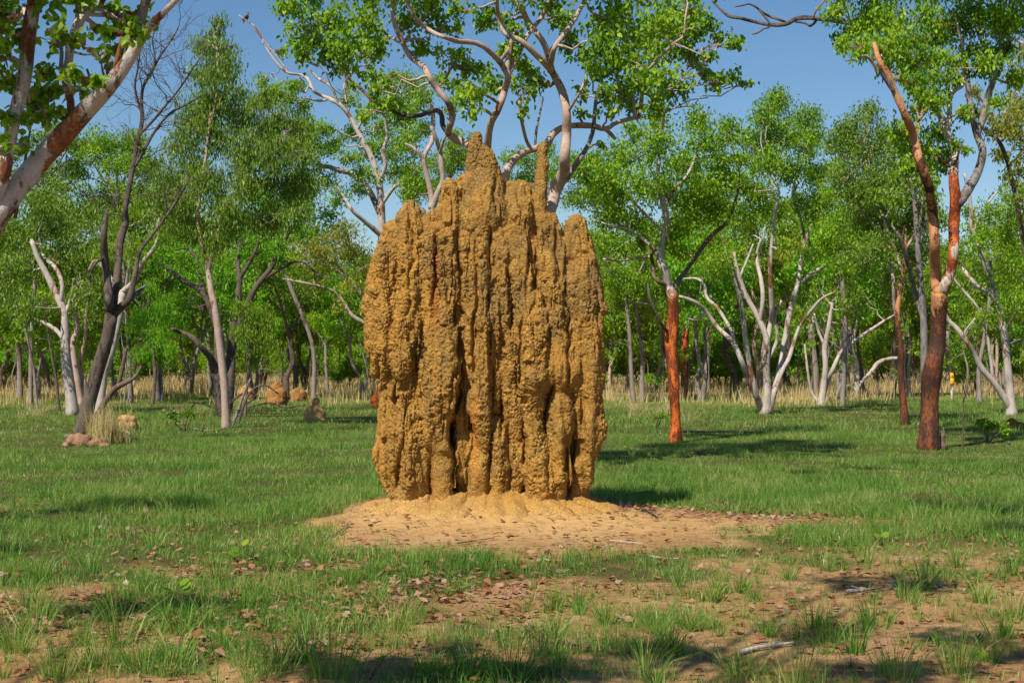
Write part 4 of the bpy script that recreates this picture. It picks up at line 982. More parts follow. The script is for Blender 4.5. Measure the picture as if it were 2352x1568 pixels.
# ---- T10
traced_tree('slender_tree', 'slim brown trunked tree with olive crown just left of the big rusty trunk', 34.8,
 [(2080,975,9),(2073,908,8),(2069,850,7),(2068,798,7),(2061,732,6),(2064,680,6),(2068,650,5),(2075,620,4),(2080,560,4),(2070,500,3)],
 [[(2062,740,4),(2054,700,4),(2052,650,4),(2048,613,3.5),(2040,540,3),(2020,470,3)],[(2075,640,3),(2050,560,3),(1990,500,3),(1960,440,2)],[(2078,575,3),(2110,520,3),(2120,460,2)],[(2068,620,2.5),(2030,600,2),(1990,600,2)]],
 [(2010,320,48),(1970,360,44),(2050,370,48),(2010,420,50),(1960,440,40),(2070,440,44),(2030,500,46),(1980,500,38),(2110,400,36),(2090,520,38),(1960,290,36),(1930,330,34),(2020,570,40),(2100,590,30),(1980,590,34),(2040,640,30),(2000,260,30),(1940,400,32),(2110,480,34)],
 'rust_bark', 'leaf_olive', .09, .042, 2.6, .6, dzw=.8, cdz=1.2, spray=10, limb_bark='pink_bark')
# ---- T11
traced_tree('gum_tree', 'big forked gum with thick rusty brown trunk at the right of the clearing', 25.2,
 [(2134,1033,23),(2134,1000,20),(2135,950,20),(2136,908,21),(2140,860,24),(2148,820,20),(2154,789,18),(2156,732,18),(2158,690,19),(2158,670,17)],
 [('rust_bark', [(2152,665,13),(2149,640,13),(2147,600,12),(2147,556,12),(2144,503,12),(2136,440,11),(2122,395,11),(2108,355,11),(2098,310,9),(2082,270,9),(2056,214,8),(2039,171,8),(2019,138,7),(2008,100,5)]),
  ('orange_limb', [(2164,672,14),(2174,650,13),(2184,617,12),(2191,569,12),(2191,512,13),(2194,459,13),(2190,402,11),(2194,356,8),(2180,318,8),(2171,297,10),(2158,264,7),(2135,237,6),(2110,222,6),(2092,211,6),(2075,181,6),(2074,148,5),(2056,92,5),(2029,66,4),(2009,26,4),(1990,-20,3)]),
  ('orange_limb', [(2174,300,6),(2180,275,6),(2181,250,6),(2181,222,7),(2195,206,5),(2211,195,5),(2214,165,5),(2212,135,4),(2211,109,4),(2201,66,3),(2190,20,3)]),
  ('grey_bark', [(2198,470,12),(2210,455,12),(2230,425,11),(2248,389,10),(2257,346,9),(2243,307,8),(2234,270,7),(2227,231,7),(2223,190,6),(2222,165,5),(2215,120,3)]),
  ('grey_bark', [(2246,312,7),(2252,290,7),(2262,250,8),(2270,220,8),(2283,178,7),(2290,132,4),(2302,85,3),(2313,46,3),(2320,0,3)]),
  ('dark_bark', [(2285,180,4),(2296,165,4),(2306,135,3.5),(2316,112,3),(2329,69,2)]),
  ('dark_bark', [(2286,175,4),(2270,130,4),(2250,85,3.5),(2235,50,3)]),
  ('pink_bark', [(2283,178,3),(2310,190,3),(2352,192,2)]),
  ('pink_bark', [(2265,60,3.5),(2300,80,3.5),(2330,90,3),(2360,105,3)]),
  ('dark_bark', [(2029,66,4),(1990,60,4.5),(1940,52,5),(1900,46,5),(1873,43,5),(1850,40,5),(1827,44,5),(1804,56,5),(1771,58,4),(1728,49,4),(1700,42,4),(1676,38,4),(1659,26,3),(1636,3,2)]),
  ('brown_bark', [(1806,54,3),(1785,44,3),(1768,38,3),(1750,28,2.5),(1738,18,2.5),(1722,10,2),(1705,13,2),(1689,16,1.5)]),
  ('dark_bark', [(1873,44,3.5),(1862,60,3),(1850,54,2.5),(1825,50,2.5)]),
  ('brown_bark', [(1770,58,2.5),(1755,66,2),(1740,76,2),(1728,79,1.5)]),
  ('grey_bark', [(2052,210,4),(2030,180,3),(2010,150,3),(1990,128,3),(1965,138,2),(1940,140,1.5)]),
  ('brown_bark', [(2181,222,4),(2175,190,4),(2178,160,3),(2185,135,2)])],
 [(1925,25,30),(1950,70,34),(1990,40,44),(1935,95,22),(1985,100,38),(2040,45,46),(2030,110,34),(2080,90,44),(2120,40,44),(2060,130,24),(2110,150,44),(2150,90,36),(2140,190,40),(2100,190,30),(2170,140,32),(2200,60,40),(2250,40,44),(2300,40,44),(2340,40,40),
  (2240,110,34),(2320,110,34),(2290,140,34),(2345,170,30),(2260,170,26),(2240,260,20),(2300,230,24),(2120,250,40),(2080,300,36),(2150,300,36),(2210,250,24),(2110,340,40),(2150,370,36),(2090,390,30),(2210,330,20),(2030,160,20),(1975,130,18),(2190,180,20),(2145,430,26),
  (2000,-50,80),(2120,-60,90),(2250,-60,90),(2360,-40,80),(2060,-160,110),(2240,-170,120),(1930,-60,50)],
 'rust_bark', 'leaf_bright', .085, .042, 2.3, .6, True, dzw=.8, cdz=1.2, spray=10)
traced_tree('slender_tree', 'dark grey stemmed tree immediately behind the big rusty trunk', 32,
 [(2125,985,8),(2123,833,8),(2121,732,8),(2114,644,7),(2107,556,6),(2101,468,5),(2095,420,4)],
 [[(2120,730,6),(2103,675,5),(2095,640,5),(2083,600,5),(2066,543,4),(2045,515,3),(2026,494,3)],[(2108,570,3),(2125,520,3),(2130,470,2)]],
 [(2050,470,34),(2100,400,36),(2030,440,34),(2130,460,30),(2075,350,34)], 'grey_bark', 'leaf_mid', .11, .045, 1.5, .6)
# ---- T12
traced_tree('gum_tree', 'white gum forking into a wide V by the right edge', 40,
 [(2324,953,12),(2323,935,10),(2318,880,9),(2316,864,9),(2310,798,8),(2303,745,8),(2294,701,7),(2275,640,6),(2255,587,6),(2240,545,5),(2233,521,5),(2228,459,4),(2215,400,3)],
 [[(2323,940,8),(2303,908,8),(2280,875,7),(2255,846,7),(2238,815,6),(2220,784,6),(2198,755,6),(2176,732,5),(2165,700,3)],
  [(2294,700,5),(2270,672,5),(2246,657,5),(2225,635,4.5),(2206,609,4),(2190,590,3)],
  [(2290,890,4),(2281,868,4),(2275,820,4),(2268,776,4),(2250,720,3.5),(2242,701,3),(2215,670,3),(2189,639,3)],
  [(2235,530,3),(2260,480,3),(2290,440,2)], [(2240,815,3),(2215,770,2.5),(2240,730,2)]],
 [(2290,480,44),(2330,540,42),(2260,550,34),(2310,620,38),(2240,650,28),(2335,690,36),(2200,560,26),(2340,430,40),(2280,720,26),(2220,480,20),(2345,780,30)],
 'white_bark', 'leaf_bright', .12, .05, 2.2, .55, spray=12)
traced_tree('gum_tree', 'dark branched gum cut by the right edge of the picture', 30,
 [(2400,1000,12),(2385,800,10),(2362,620,7),(2346,514,6)], [[(2346,514,6),(2330,440,5),(2316,379,5),(2300,335,5),(2283,313,4),(2265,310,3)],[(2318,385,3),(2345,350,3),(2360,340,2)],[(2320,395,3),(2335,430,2)]],
 [(2240,210,24),(2300,300,34),(2260,250,26),(2335,230,34),(2310,270,30),(2345,300,34),(2300,350,26),(2340,390,30),(2330,160,26),(2290,290,20),(2380,260,60),(2400,400,60),(2400,120,60),(2350,470,26)], 'brown_bark', 'leaf_yellow', .11, .045, 1.5, .6)

# ---- taller trees of the middle distance, crowns traced, wood simple
mid = [
 ('bushy bright green tree behind the top of the dead tree', 52, (300, 925), [(300,330,52),(245,325,42),(210,370,46),(290,400,56),(230,440,50),(330,450,44),(270,490,44),(345,380,36),(200,320,30)], 'leaf_bright'),
 ('grey green tree filling the left edge under the near gum', 50, (70, 928), [(100,330,44),(140,390,46),(60,400,50),(20,420,44),(110,450,46),(30,350,36),(160,330,30),(150,300,26)], 'leaf_olive'),
 ('thin crowned tree low behind the mound peak', 60, (1060, 905), [(1000,380,36),(980,430,36),(1040,340,30),(1100,330,26),(1040,380,36),(1070,420,30),(1010,420,26),(1095,370,26),(950,450,26),(1060,350,24)], 'leaf_mid'),
 ('tree crown showing between the mound spires', 58, (1230, 908), [(1180,350,30),(1280,390,34),(1340,380,34),(1370,450,34),(1230,400,36),(1205,440,34),(1250,350,30),(1340,420,34),(1310,460,30),(1185,400,26),(1220,370,24)], 'leaf_bright'),
 ('rounded green tree left of the slim brown trunk', 46, (1935, 932), [(1935,300,26),(1950,350,34),(1920,390,34),(1900,440,30),(1945,300,20)], 'leaf_bright'),
 ('yellow green tree at the left of the sky gap beside the mound', 48, (720, 925), [(640,480,36),(600,440,40),(660,540,34),(590,540,40)], 'leaf_lime'),
 ('tree filling the gap behind the red trunk', 50, (1455, 925), [(1400,620,40),(1450,650,36),(1480,600,34),(1420,700,34),(1500,700,28),(1380,560,30)], 'leaf_mid'),
 ('leafy tree behind the wide V of the right edge gum', 52, (2250, 925), [(2250,520,34),(2300,580,40),(2240,620,34),(2320,660,36),(2200,690,30),(2340,500,34)], 'leaf_bright'),
]
for (lab, D, b, cl, lf) in mid:
    mx = sum(c[0] for c in cl) / len(cl); my = sum(c[1] for c in cl) / len(cl); bot = max(c[1] for c in cl)
    D = gdist(b[1])
    tr = [(b[0], b[1], 6), (b[0] + RS.uniform(-8, 8), (b[1] * 2 + bot) / 3, 5), (b[0] * .5 + mx * .5, (b[1] + bot * 2) / 3, 5), (mx, (bot + my) / 2 + 20, 4), (mx, my, 3)]
    lb = []
    for c_ in cl[::2]:
        s0 = tr[3]; lb.append([(s0[0], s0[1], 3), ((s0[0] + c_[0]) / 2 + RS.uniform(-8, 8), (s0[1] + c_[1]) / 2, 2.5), (c_[0], c_[1], 1.5)])
    traced_tree('woodland_tree', lab, D, tr, lb, cl, 'pale_far_bark', lf, .14, .06, 2.4, .55, sides=7, spray=14, cdz=1.3)

# ------------------------------------------------------------------ shade trees beside and behind the camera
def shade_tree(label, foot, spots, hgt, leaf='leaf_bright', rr=.55):
    foot = np.array(foot, float); T = thing('gum_tree', label, 'tree', foot)
    lm = MB(); wm = MB(); top = foot + (0, 0, hgt * .55)
    P = smooth_path([(*foot, .17), (*(foot + (.1, .15, hgt * .3)), .15), (*top, .12)], .2); tm = MB(); P[0, 2] = -.1; tube(tm, P, 12, rough=.12); tm.obj('trunk', M['white_bark'], T, origin=foot)
    for (x, y, r) in spots:
        g0 = gp(x, y); h = hgt * RS.uniform(.85, 1.1); q = g0 + SUN / SUN[2] * h
        R = max(.30, r * g0[1] / F)
        clump_leaves(lm, q, R, .09, .05, 2.6, .5, False, 9, .5)
        mid_ = top + (q - top) * .5 + (0, 0, .4)
        tube(wm, smooth_path([(*top, .05), (*mid_, .03), (*q, .012)], .25), 6, cap=False)
    lm.obj('crown', M[leaf], T, smooth=False, origin=foot); wm.obj('limbs', M['white_bark'], T, origin=foot)
shade_tree('gum tree standing just behind the viewer, shading the foreground', (-4.6, -2.2, 0),
 [(850,1545,70),(960,1560,80),(1520,1490,70),(1640,1500,90),(1350,1540,90),(1890,1455,50),(1960,1540,100),(2100,1560,90),(2340,1500,50),(2080,1335,40),(2140,1345,40),(1950,1335,30),(290,1405,40),(400,1400,50),(720,1515,50),(2230,1470,40),(1250,1555,60)], 6.5)
shade_tree('gum tree off to the left of the near white one, shading the grass', (-9.5, 7, 0),
 [(20,1190,60),(150,1172,60),(250,1166,50),(340,1162,50),(430,1160,40),(480,1170,26),(-60,1230,70),(-40,1180,70),(10,1260,22)], 6.5)
shade_tree('tall gum off to the right of the clearing, shading the far grass', (8.5, 12.5, 0),
 [(2150,1165,40),(2240,1172,40),(2340,1180,40),(2320,1218,26),(1850,1085,36),(1980,1075,36),(2100,1068,36),(2220,1062,36),(2330,1072,36),(2420,1100,60)], 8)

# ------------------------------------------------------------------ woodland behind: prototypes and copies
def proto(seed, H, bark, leaf, nst, bushy, lean=.12, leafL=.17, leafW=.075, lai=1.7):
    global RS
    keep = RS; RS = np.random.RandomState(seed)
    T = thing('woodland_tree', '', 'tree', (0, 0, 0)); stems = []; cl = []
    for k in range(nst):
        a = RS.uniform(0, 6.28); sp = lean * H * (1 if nst > 1 else .5); r0 = (.10 if nst > 1 else .14) * H / 9
        P = [(0.05 * k, .03 * k, -.1, r0 * 1.25)]; fork = RS.uniform(.28, .5)
        for t in (.12, fork * .6, fork):
            P.append((math.cos(a) * sp * t + RS.normal(0, .10), math.sin(a) * sp * t + RS.normal(0, .10), H * t, r0 * (1 - .5 * t)))
        sp_ = smooth_path(P, .25); stems.append(sp_); e = sp_[-1]
        for j in range(RS.randint(3, 5)):
            b = RS.uniform(0, 6.28); out = RS.uniform(.10, .27) * H; top = H * RS.uniform(.6, .95)
            q1 = e[:3] + (math.cos(b) * out * .45, math.sin(b) * out * .45, (top - e[2]) * .45); q2 = e[:3] + (math.cos(b) * out, math.sin(b) * out, top - e[2])
            Q = smooth_path([(*e[:3], e[3] * .75), (*(q1 + RS.normal(0, .15, 3)), e[3] * .5), (*(q2 + RS.normal(0, .1, 3)), e[3] * .2)], .3); stems.append(Q)
            cl.append((Q[-1, :3], RS.uniform(.55, .9) * bushy))
            for _ in range(RS.randint(2, 5)):
                i = RS.randint(len(Q) // 3, len(Q)); c_ = Q[i, :3] + RS.normal(0, .55, 3) * (1, 1, .5); cl.append((c_, RS.uniform(.4, .8) * bushy))
                stems.append(smooth_path([(*Q[i, :3], .02), (*((Q[i, :3] + c_) / 2 + RS.normal(0, .08, 3)), .015), (*c_, .008)], .3))
    tm = MB(); tube(tm, stems[0], 8, rough=.12)
    for s_ in stems[1:]: tube(tm, s_, 6, cap=False)
    tm.obj('trunk', M[bark], T)
    lm = MB()
    for c_, R in cl: clump_leaves(lm, c_, R, leafL, leafW, lai, .55, False, 12, .8)
    lm.obj('crown', M[leaf], T, smooth=False)
    RS = keep
    return T
PR = [
 (proto(101, 8.6, 'pale_far_bark', 'leaf_bright', 1, 1.15), 'single pale stemmed'),
 (proto(102, 7.8, 'pale_far_bark', 'leaf_mid', 3, .95), 'many stemmed pale'),
 (proto(103, 9.2, 'dark_bark', 'leaf_olive', 1, 1.1), 'dark stemmed'),
 (proto(104, 7.0, 'grey_bark', 'leaf_lime', 2, .95), 'light green grey stemmed'),
 (proto(105, 8.2, 'pink_bark', 'leaf_mid', 2, 1.0, .2), 'pink grey forked'),
 (proto(106, 6.4, 'brown_bark', 'leaf_yellow', 2, .9), 'yellowish brown stemmed'),
 (proto(107, 5.0, 'dark_bark', 'leaf_mid', 3, .9, .2), 'low bushy'),
 (proto(108, 4.2, 'grey_bark', 'leaf_bright', 2, .75, .15), 'small leafy'),
]
PR += [(proto(109, 2.6, 'dark_bark', 'leaf_bright', 4, .8, .4, .16, .07, 1.6), 'waist high dense bushy'), (proto(110, 3.2, 'brown_bark', 'leaf_lime', 3, .85, .35, .16, .06, 1.6), 'low wide bushy')]
used = set()
def place_bg(k, x, Y, sc, region):
    T, kind = PR[k]
    o = T if k not in used else copy_tree(T)
    used.add(k)
    X = (x - 1176) / F * Y
    o.location = (X, Y, 0); o.rotation_euler = (0, 0, RS.uniform(0, 6.28)); o.scale = (sc * RS.uniform(.9, 1.1),) * 2 + (sc,)
    o['label'] = '%s woodland tree %s' % (kind, region)
    o['group'] = '%s trees %s' % (kind, region)
def region(x, Y):
    a = 'at the far left' if x < 330 else 'left of the mound' if x < 860 else 'behind the mound' if x < 1380 else 'behind the red trunk' if x < 1700 else 'behind the white gum' if x < 2050 else 'behind the rusty trunk'
    return a + (', nearer row' if Y < 66 else ', middle row' if Y < 90 else ', farthest row')
# height limits keep the sky gaps of the photograph open
def limit(x):
    xs = [0, 330, 420, 560, 700, 740, 860, 950, 1380, 1450, 1600, 1700, 1880, 1960, 2040, 2100, 2200, 2230, 2290, 2352]
    ys = [320, 310, 340, 400, 480, 530, 520, 430, 420, 410, 350, 310, 290, 320, 310, 320, 400, 480, 480, 430]
    return np.interp(x, xs, ys)
for row, (y0, y1, n) in enumerate(((52, 64, 34), (66, 88, 44), (90, 125, 52))):
    for i in range(n):
        x = -160 + (2672) * (i + RS.uniform(.15, .85)) / n; Y = RS.uniform(y0, y1)
        if 950 < x < 1330 and row == 0: continue
        k = RS.choice(8, p=[.17, .16, .12, .13, .14, .08, .11, .09])
        Hmax = CZ + (823 - limit(x)) / F * Y; H0 = (8.6, 7.8, 9.2, 7.0, 8.2, 6.4, 5.0, 4.2)[k]
        s = min(RS.uniform(1.0, 1.4), Hmax / H0 * RS.uniform(.72, 1.02)); place_bg(k, x, Y, s, region(x, Y))
for i in range(84):
    x = -160 + 2672 * (i + RS.rand()) / 84; Y = RS.uniform(72, 128); k = 8 + i % 2
    place_bg(k, x, Y, RS.uniform(.8, 1.3), region(x, Y))
# thin understorey saplings with hardly any crown
def sapling(seed):
    global RS
    keep = RS; RS = np.random.RandomState(seed); T = thing('sapling', '', 'sapling', (0, 0, 0)); H = RS.uniform(3.2, 4.6)
    P = [(0, 0, -.1, .045)]; 
    for t in (.3, .6, 1): P.append((RS.normal(0, .18) * t * 2, RS.normal(0, .18) * t * 2, H * t, .045 * (1 - .75 * t)))
    P = smooth_path(P, .2); m1 = MB(); tube(m1, P, 6, cap=False)
    lm = MB()
    for _ in range(7):
        i = RS.randint(len(P) // 3, len(P)); c_ = P[i, :3] + RS.normal(0, .4, 3); clump_leaves(lm, c_, RS.uniform(.16, .36), .15, .06, .9, .6, False, 8)
        tube(m1, smooth_path([(*P[i, :3], .018), (*c_, .006)], .3), 4, cap=False)
    m1.obj('trunk', M[['grey_bark', 'dark_bark', 'pale_far_bark', 'brown_bark'][seed % 4]], T); lm.obj('crown', M['leaf_mid'], T, smooth=False); RS = keep; return T
SP = [sapling(200 + i) for i in range(4)]
us = set()
for i in range(64):
    k = i % 4; o = SP[k] if k not in us else copy_tree(SP[k]); us.add(k)
    x = -60 + 2480 * (i + RS.rand()) / 64; Y = RS.uniform(47, 75)
    if 1590 < x < 1860: Y = max(Y, 60)
    o.location = ((x - 1176) / F * Y, Y, 0); o.rotation_euler = (0, 0, RS.uniform(0, 6.28)); o.scale = (RS.uniform(.7, 1.2),) * 3
    reg = region(x, 50).split(',')[0]
    o['label'] = 'spindly %s sapling standing in the dry grass %s' % (['grey', 'dark', 'pale', 'brown'][k], reg); o['group'] = 'spindly %s saplings %s' % (['grey', 'dark', 'pale', 'brown'][k], reg)
# the wood beyond, one mass
fw = MB(); ft = MB()
for i in range(300):
    Y = RS.uniform(125, 190); x = RS.uniform(-250, 2600); X = (x - 1176) / F * Y
    H = min(RS.uniform(8, 13), CZ + (823 - limit(x) - 40) / F * Y, 12)
    tube(ft, [(X, Y, -.1, .14), (X + RS.normal(0, .3), Y, H * .5, .10), (X + RS.normal(0, .6), Y, H * .85, .04)], 5, cap=False)
    for _ in range(8):
        clump_leaves(fw, np.array([X + RS.normal(0, 1.3), Y + RS.normal(0, 1), H * RS.uniform(.08, .95)]), RS.uniform(.8, 1.5), .42, .24, 1.5, .4, False, 8, .8)
tag(fw.obj('far_woodland', M['leaf_mid'], smooth=False), 'distant mass of green treetops closing the view behind the clearing', 'woodland', kind='stuff')
tag(ft.obj('far_trunks', M['pale_far_bark']), 'distant crowd of thin pale trunks under the far treetops', 'woodland', kind='stuff')

# ------------------------------------------------------------------ shrubs, seedlings, fallen wood
def shrub(name, x, y, h, w, leaf, label, L_=.12, W_=.06, lai=1.3, stems=3, down=.2):
    b = gp(x, y); T = thing(name, label, 'shrub', b); wm = MB(); lm = MB()
    for _ in range(stems):
        e = b + (RS.normal(0, w * .5), RS.normal(0, w * .4), h * RS.uniform(.6, .95))
        P = smooth_path([(*b, .016), (*((b + e) / 2 + RS.normal(0, .06 * h, 3)), .012), (*e, .006)], .1); tube(wm, P, 5)
        for _ in range(2): clump_leaves(lm, e + RS.normal(0, .12 * h, 3) * (1, 1, .6), h * RS.uniform(.14, .24), L_, W_, lai, down, False, 7)
    wm.obj('stems', M['brown_bark'], T, origin=b); lm.obj('foliage', M[leaf], T, smooth=False, origin=b)
shrub('shrub', 1490, 915, 1.0, .5, 'leaf_lime', 'open shrub with bright green leaf tufts left of the red trunk', .13, .05)
shrub('shrub', 1385, 905, .8, .5, 'leaf_mid', 'bare stemmed shrub at the right edge of the giant mound')
shrub('shrub', 1505, 985, .35, .35, 'leaf_mid', 'low leafy shrub at the foot of the red trunk', .07, .04)
shrub('shrub', 2268, 1018, .45, .3, 'leaf_bright', 'dark leafy shrub right of the big rusty trunk', .1, .06, 1.8, 5)
shrub('shrub', 2215, 905, 1.0, .5, 'leaf_bright', 'broad leaved shrub just right of the rusty trunk beside the yellow marker', .2, .08, 1.5, 4)
shrub('shrub', 425, 992, .5, .4, 'leaf_olive', 'olive shrub in the grass left of the weeping tree trunk', .1, .05, 1.5, 5)
shrub('shrub', 1840, 905, .7, .6, 'leaf_lime', 'low bright bush right of the white many stemmed gum', .12, .06, 1.5, 5)
shrub('shrub', 1975, 912, .5, .5, 'leaf_lime', 'lime green bush at the foot of the low white gum', .12, .06, 1.5, 4)
shrub('shrub', 270, 905, .9, .5, 'leaf_lime', 'bright leafed shrub right of the leaning dead tree', .14, .06, 1.3, 4)
shrub('shrub', 2310, 912, .5, .5, 'leaf_lime', 'bright bush beyond the white V shaped gum', .12, .06, 1.3, 4)
shrub('shrub', 700, 870, 1.2, .7, 'leaf_lime', 'vivid green young shrub behind the brown mounds', .14, .06, 1.3, 4)
def seedling(x, y, label, n=5, s=.07):
    b = gp(x, y); T = thing('seedling', label, 'seedling', b); wm = MB(); lm = MB()
    for i in range(n):
        a = RS.uniform(0, 6.28); e = b + (math.cos(a) * .07, math.sin(a) * .05, RS.uniform(.04, .13)); tube(wm, smooth_path([(*b, .003), (*e, .002)], .05), 4)
        t = np.linspace(0, 2 * np.pi, 6, endpoint=False); d = np.array([math.cos(a), math.sin(a), .3]); u = np.cross(d, (0, 0, 1.)); u /= np.linalg.norm(u)
        d = d * .9 + (0, -.3, .4); d /= np.linalg.norm(d)
        t = np.linspace(0, 2 * np.pi, 6, endpoint=False); v = np.array([e + d * s * .5 * (1 - math.cos(q)) + u * s * .45 * math.sin(q) for q in t]); lm.add(v, None, None, [list(range(6))])
    wm.obj('stems', M['brown_bark'], T, origin=b); lm.obj('leaves', M['leaf_mid'], T, smooth=False, origin=b)
seedling(545, 1292, 'round leaved green seedling in the grass before the mound', 6)
seedling(400, 1383, 'small round leaved seedling in the leaf litter at left')
seedling(850, 1560, 'round leaved seedling at the bottom edge left of centre', 4)
seedling(2030, 1255, 'broad leaved seedling on the sand at right', 7)
seedling(1105, 1217, 'tiny dry seedling at the foot of the giant mound', 3, .03)
seedling(2230, 1560, 'yellowing broad leaved seedling at the bottom right', 3, .05)

def fallen(label, pts, r, barkn='grey_bark', forks=2, cat='fallen branch', name='fallen_branch', z=.02):
    g0 = gp(pts[0][0], pts[0][1]); mb_ = MB(); Q = []
    for q in pts:
        if len(q) == 2: p = gp(*q); p[2] = float(gheight(np.array([p[0]]), np.array([p[1]]))[0]) + z
        else: p = at(q[0], q[1], g0[1] + q[2])
        Q.append((*p, r))
    Q = np.array(Q); Q[:, 3] *= np.linspace(1, .45, len(Q)); P = smooth_path(Q, max(.02, r * 2)); tube(mb_, P, 7, rough=.2)
    for _ in range(forks):
        i = RS.randint(len(P) // 4, len(P) - 1); e = P[i, :3] + RS.uniform(-1, 1, 3) * (6 * r, 5 * r, 1.5 * r); e[2] = abs(e[2] - z) + z
        tube(mb_, smooth_path([(*P[i, :3], P[i, 3] * .7), (*e, P[i, 3] * .3)], r * 2), 5)
    o = mb_.obj(name, M[barkn], origin=g0); o.location = g0
    tag(o, label, cat)
fallen('tangled dark dead bough lying in the grass right of the weeping tree', [(505,958),(540,915,0),(565,903,.2),(590,908,.2),(560,935,.1),(620,925,0),(655,935,0),(700,930,.2)], .04, 'dark_bark', 5)
fallen('arched dead bough rising over the slim pointed termite mound', [(548,975),(556,940,0),(572,905,0),(590,888,.1),(612,885,.1),(640,905,.2)], .035, 'dark_bark', 4)
fallen('long thin dead branch sloping down toward the pale knobbed mound', [(640,930,0),(655,945,0),(680,962,0),(700,968)], .02, 'dark_bark', 2)
fallen('forked pale dead limb leaning against the weeping tree trunk', [(535,975),(548,940,0),(560,905,0),(575,870,0)], .045, 'grey_bark', 2)
fallen('dark snaking dead branch left of the weeping tree trunk', [(430,955),(440,935,0),(455,925,0),(480,932,0),(500,940,0)], .025, 'dark_bark', 3)
fallen('thin stick lying in the grass below the weeping tree', [(440,985),(480,990),(520,985),(560,978)], .02, 'grey_bark', 1)
fallen('pale broken log end right of the straw clump', [(268,975,0),(278,985),(298,998)], .05, 'white_bark', 1)
fallen('short grey log on the earth heap left of the leaning dead tree', [(150,1003,0),(165,1000,0),(185,992,0)], .05, 'grey_bark', 0)
fallen('pale stick lying on the sand left of the mound foot', [(748,1242),(770,1235),(800,1222)], .014, 'grey_bark', 1)
fallen('dark stick on the bare sand before the mound', [(1050,1255),(1095,1250),(1135,1246)], .008, 'dark_bark', 1)
fallen('long white peeled stick in the shade at bottom right', [(1700,1500),(1740,1492),(1790,1485),(1840,1480)], .014, 'white_bark', 1)
fallen('knobbly grey stick on the sand right of centre', [(1945,1362),(1985,1358),(2030,1352)], .016, 'grey_bark', 2)
fallen('white stick on the sand before the mound, centre right', [(1400,1248),(1430,1250),(1475,1254)], .009, 'white_bark', 0)
fallen('white stick on the sand right of the bare patch', [(1490,1280),(1530,1286),(1560,1286)], .010, 'white_bark', 0)
fallen('reddish stick lying in shade at bottom centre', [(1265,1480),(1310,1484),(1370,1486)], .010, 'brown_bark', 0)
fallen('dark stick lying on the leaf litter left of centre', [(900,1350),(960,1346),(1010,1340)], .008, 'dark_bark', 1)
fallen('small white bark chip on the sand at centre', [(1235,1293),(1250,1290),(1265,1292)], .014, 'white_bark', 0)
fallen('dark twig on the sand at the right of the mound foot', [(1470,1190),(1490,1196),(1510,1206)], .014, 'dark_bark', 1)
fallen('blackened broken stump in the grass left of the low white gum', [(1922,918),(1925,900,0),(1932,880,0)], .11, 'grey_bark', 2, 'stump', 'stump')
fallen('short dark stick beside the slim brown trunk', [(2082,960),(2095,959),(2108,958)], .04, 'dark_bark', 0)
b = gp(2211, 1031)
traced_tree('sapling', 'leafless thin forked sapling in the grass right of the big rusty trunk', b[1], [(2211,1031,1.6),(2212,980,1.5),(2213,921,1.5),(2210,890,1)], [[(2213,921,1.3),(2219,900,1),(2221,860,1)]], [], 'brown_bark', None, cat='sapling')

# ------------------------------------------------------------------ marker post
b = gp(2186.5, 916); D = b[1]; u = D / F
T = thing('marker_post', 'white roadside marker post with yellow top behind the rusty trunk', 'marker post', b)
def box(mb, c, s, bev=.004):
    x, y, z = [q / 2 for q in s]; v = []
    for k, (i, zz) in enumerate(((bev, -z), (0, -z + bev), (0, z - bev), (bev, z))):
        v += [(c[0] + sx * (x - i), c[1] + sy * (y - i), c[2] + zz) for sx, sy in ((-1, -1), (1, -1), (1, 1), (-1, 1))]
    f = [(3, 2, 1, 0), (12, 13, 14, 15)]
    for r in range(3):
        for j in range(4): f.append((r * 4 + j, r * 4 + (j + 1) % 4, r * 4 + 4 + (j + 1) % 4, r * 4 + 4 + j))
    mb.add(np.array(v), np.array(f))
m1 = MB(); box(m1, (b[0], b[1], .47), (5.5 * u, .05, 1.02), .01); m1.obj('post', M['white_paint'], T, smooth=False, origin=b)
m1 = MB(); box(m1, (b[0], b[1] - .035, .68), (9 * u, .02, .28), .004); m1.obj('lower_plate', M['yellow_paint'], T, smooth=False, origin=b)
m1 = MB(); box(m1, (b[0] - .01, b[1] - .04, .93), (8.4 * u, .02, .20), .004); m1.obj('upper_plate', M['yellow_paint'], T, smooth=False, origin=b)

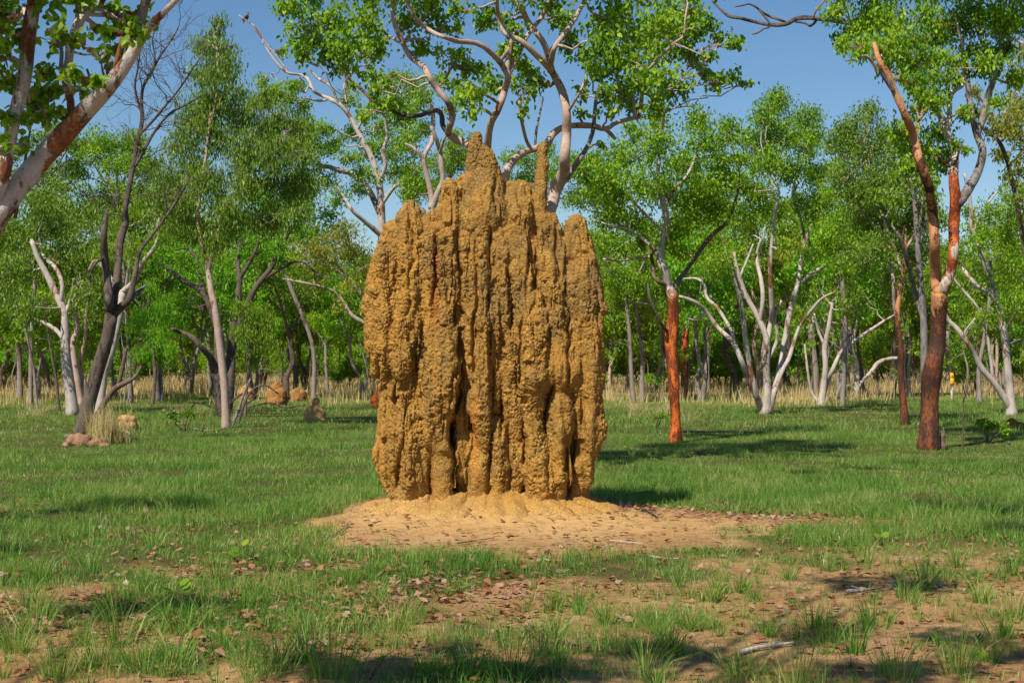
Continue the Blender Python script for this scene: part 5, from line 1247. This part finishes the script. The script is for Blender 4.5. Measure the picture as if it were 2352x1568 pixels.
# ------------------------------------------------------------------ the bird on the bare twig
D = 38.; k = D / F / 18.2           # zoom units -> metres
def bz(u_, v_, dz=0): return at(516.8 + u_ * .0549, v_ * .0549, D + dz)
kk = .0549 * D / F
foot = bz(960, 905)
T = thing('bird', 'brown bird of prey perched on the bare twig tip against the sky at upper left', 'bird', foot)
def chain(mb, pts, n=10, flat=None):
    P = smooth_path([(*bz(x, y, z), r * kk) for (x, y, r, z) in pts], .01); tube(mb, P, n)
    return P
m1 = MB(); chain(m1, [(955,508,8,0),(955,530,32,0),(955,565,36,0),(945,610,44,0),(930,670,72,0),(905,730,84,0),(860,775,66,0),(800,815,36,0),(760,840,14,0)], 14)
m1.obj('body', M['feather'], T, origin=foot)
for s in (-1, 1):
    m1 = MB(); chain(m1, [(925,640,20,s*.05),(890,700,52,s*.07),(830,760,44,s*.06),(760,810,24,s*.03),(665,880,5,s*.01)], 8); m1.obj('wing', M['feather_dark'], T, origin=foot)
m1 = MB(); chain(m1, [(830,810,30,0),(800,860,46,0),(780,920,38,0),(770,965,12,0)], 8); m1.obj('tail', M['feather'], T, origin=foot)
m1 = MB(); chain(m1, [(985,560,14,0),(1005,568,9,0),(1008,585,3,0)], 6); m1.obj('beak', M['beak'], T, origin=foot)
for s in (-1, 1):
    m1 = MB(); chain(m1, [(940,770,26,s*.02),(942,820,18,s*.02),(950,870,9,s*.012),(960,905,8,s*.008),(985,915,5,0)], 6); m1.obj('leg', M['feather_dark'], T, origin=foot)

# ------------------------------------------------------------------ camera
cam = bpy.data.cameras.new('camera'); co = bpy.data.objects.new('camera', cam); COL.objects.link(co)
cam.sensor_width = 36; cam.lens = F / 2352 * 36; cam.clip_end = 3000; cam.clip_start = .1
co.location = (0, 0, CZ); co.rotation_euler = (math.pi / 2 + TH, 0, 0)
cam.dof.use_dof = True; cam.dof.focus_distance = 14.; cam.dof.aperture_fstop = 16
S.camera = co
S.view_settings.view_transform = 'Standard'; S.view_settings.look = 'None'; S.view_settings.exposure = .38; S.view_settings.gamma = 1
S.cycles.max_bounces = 6; S.cycles.diffuse_bounces = 3; S.cycles.transmission_bounces = 3; S.cycles.glossy_bounces = 2
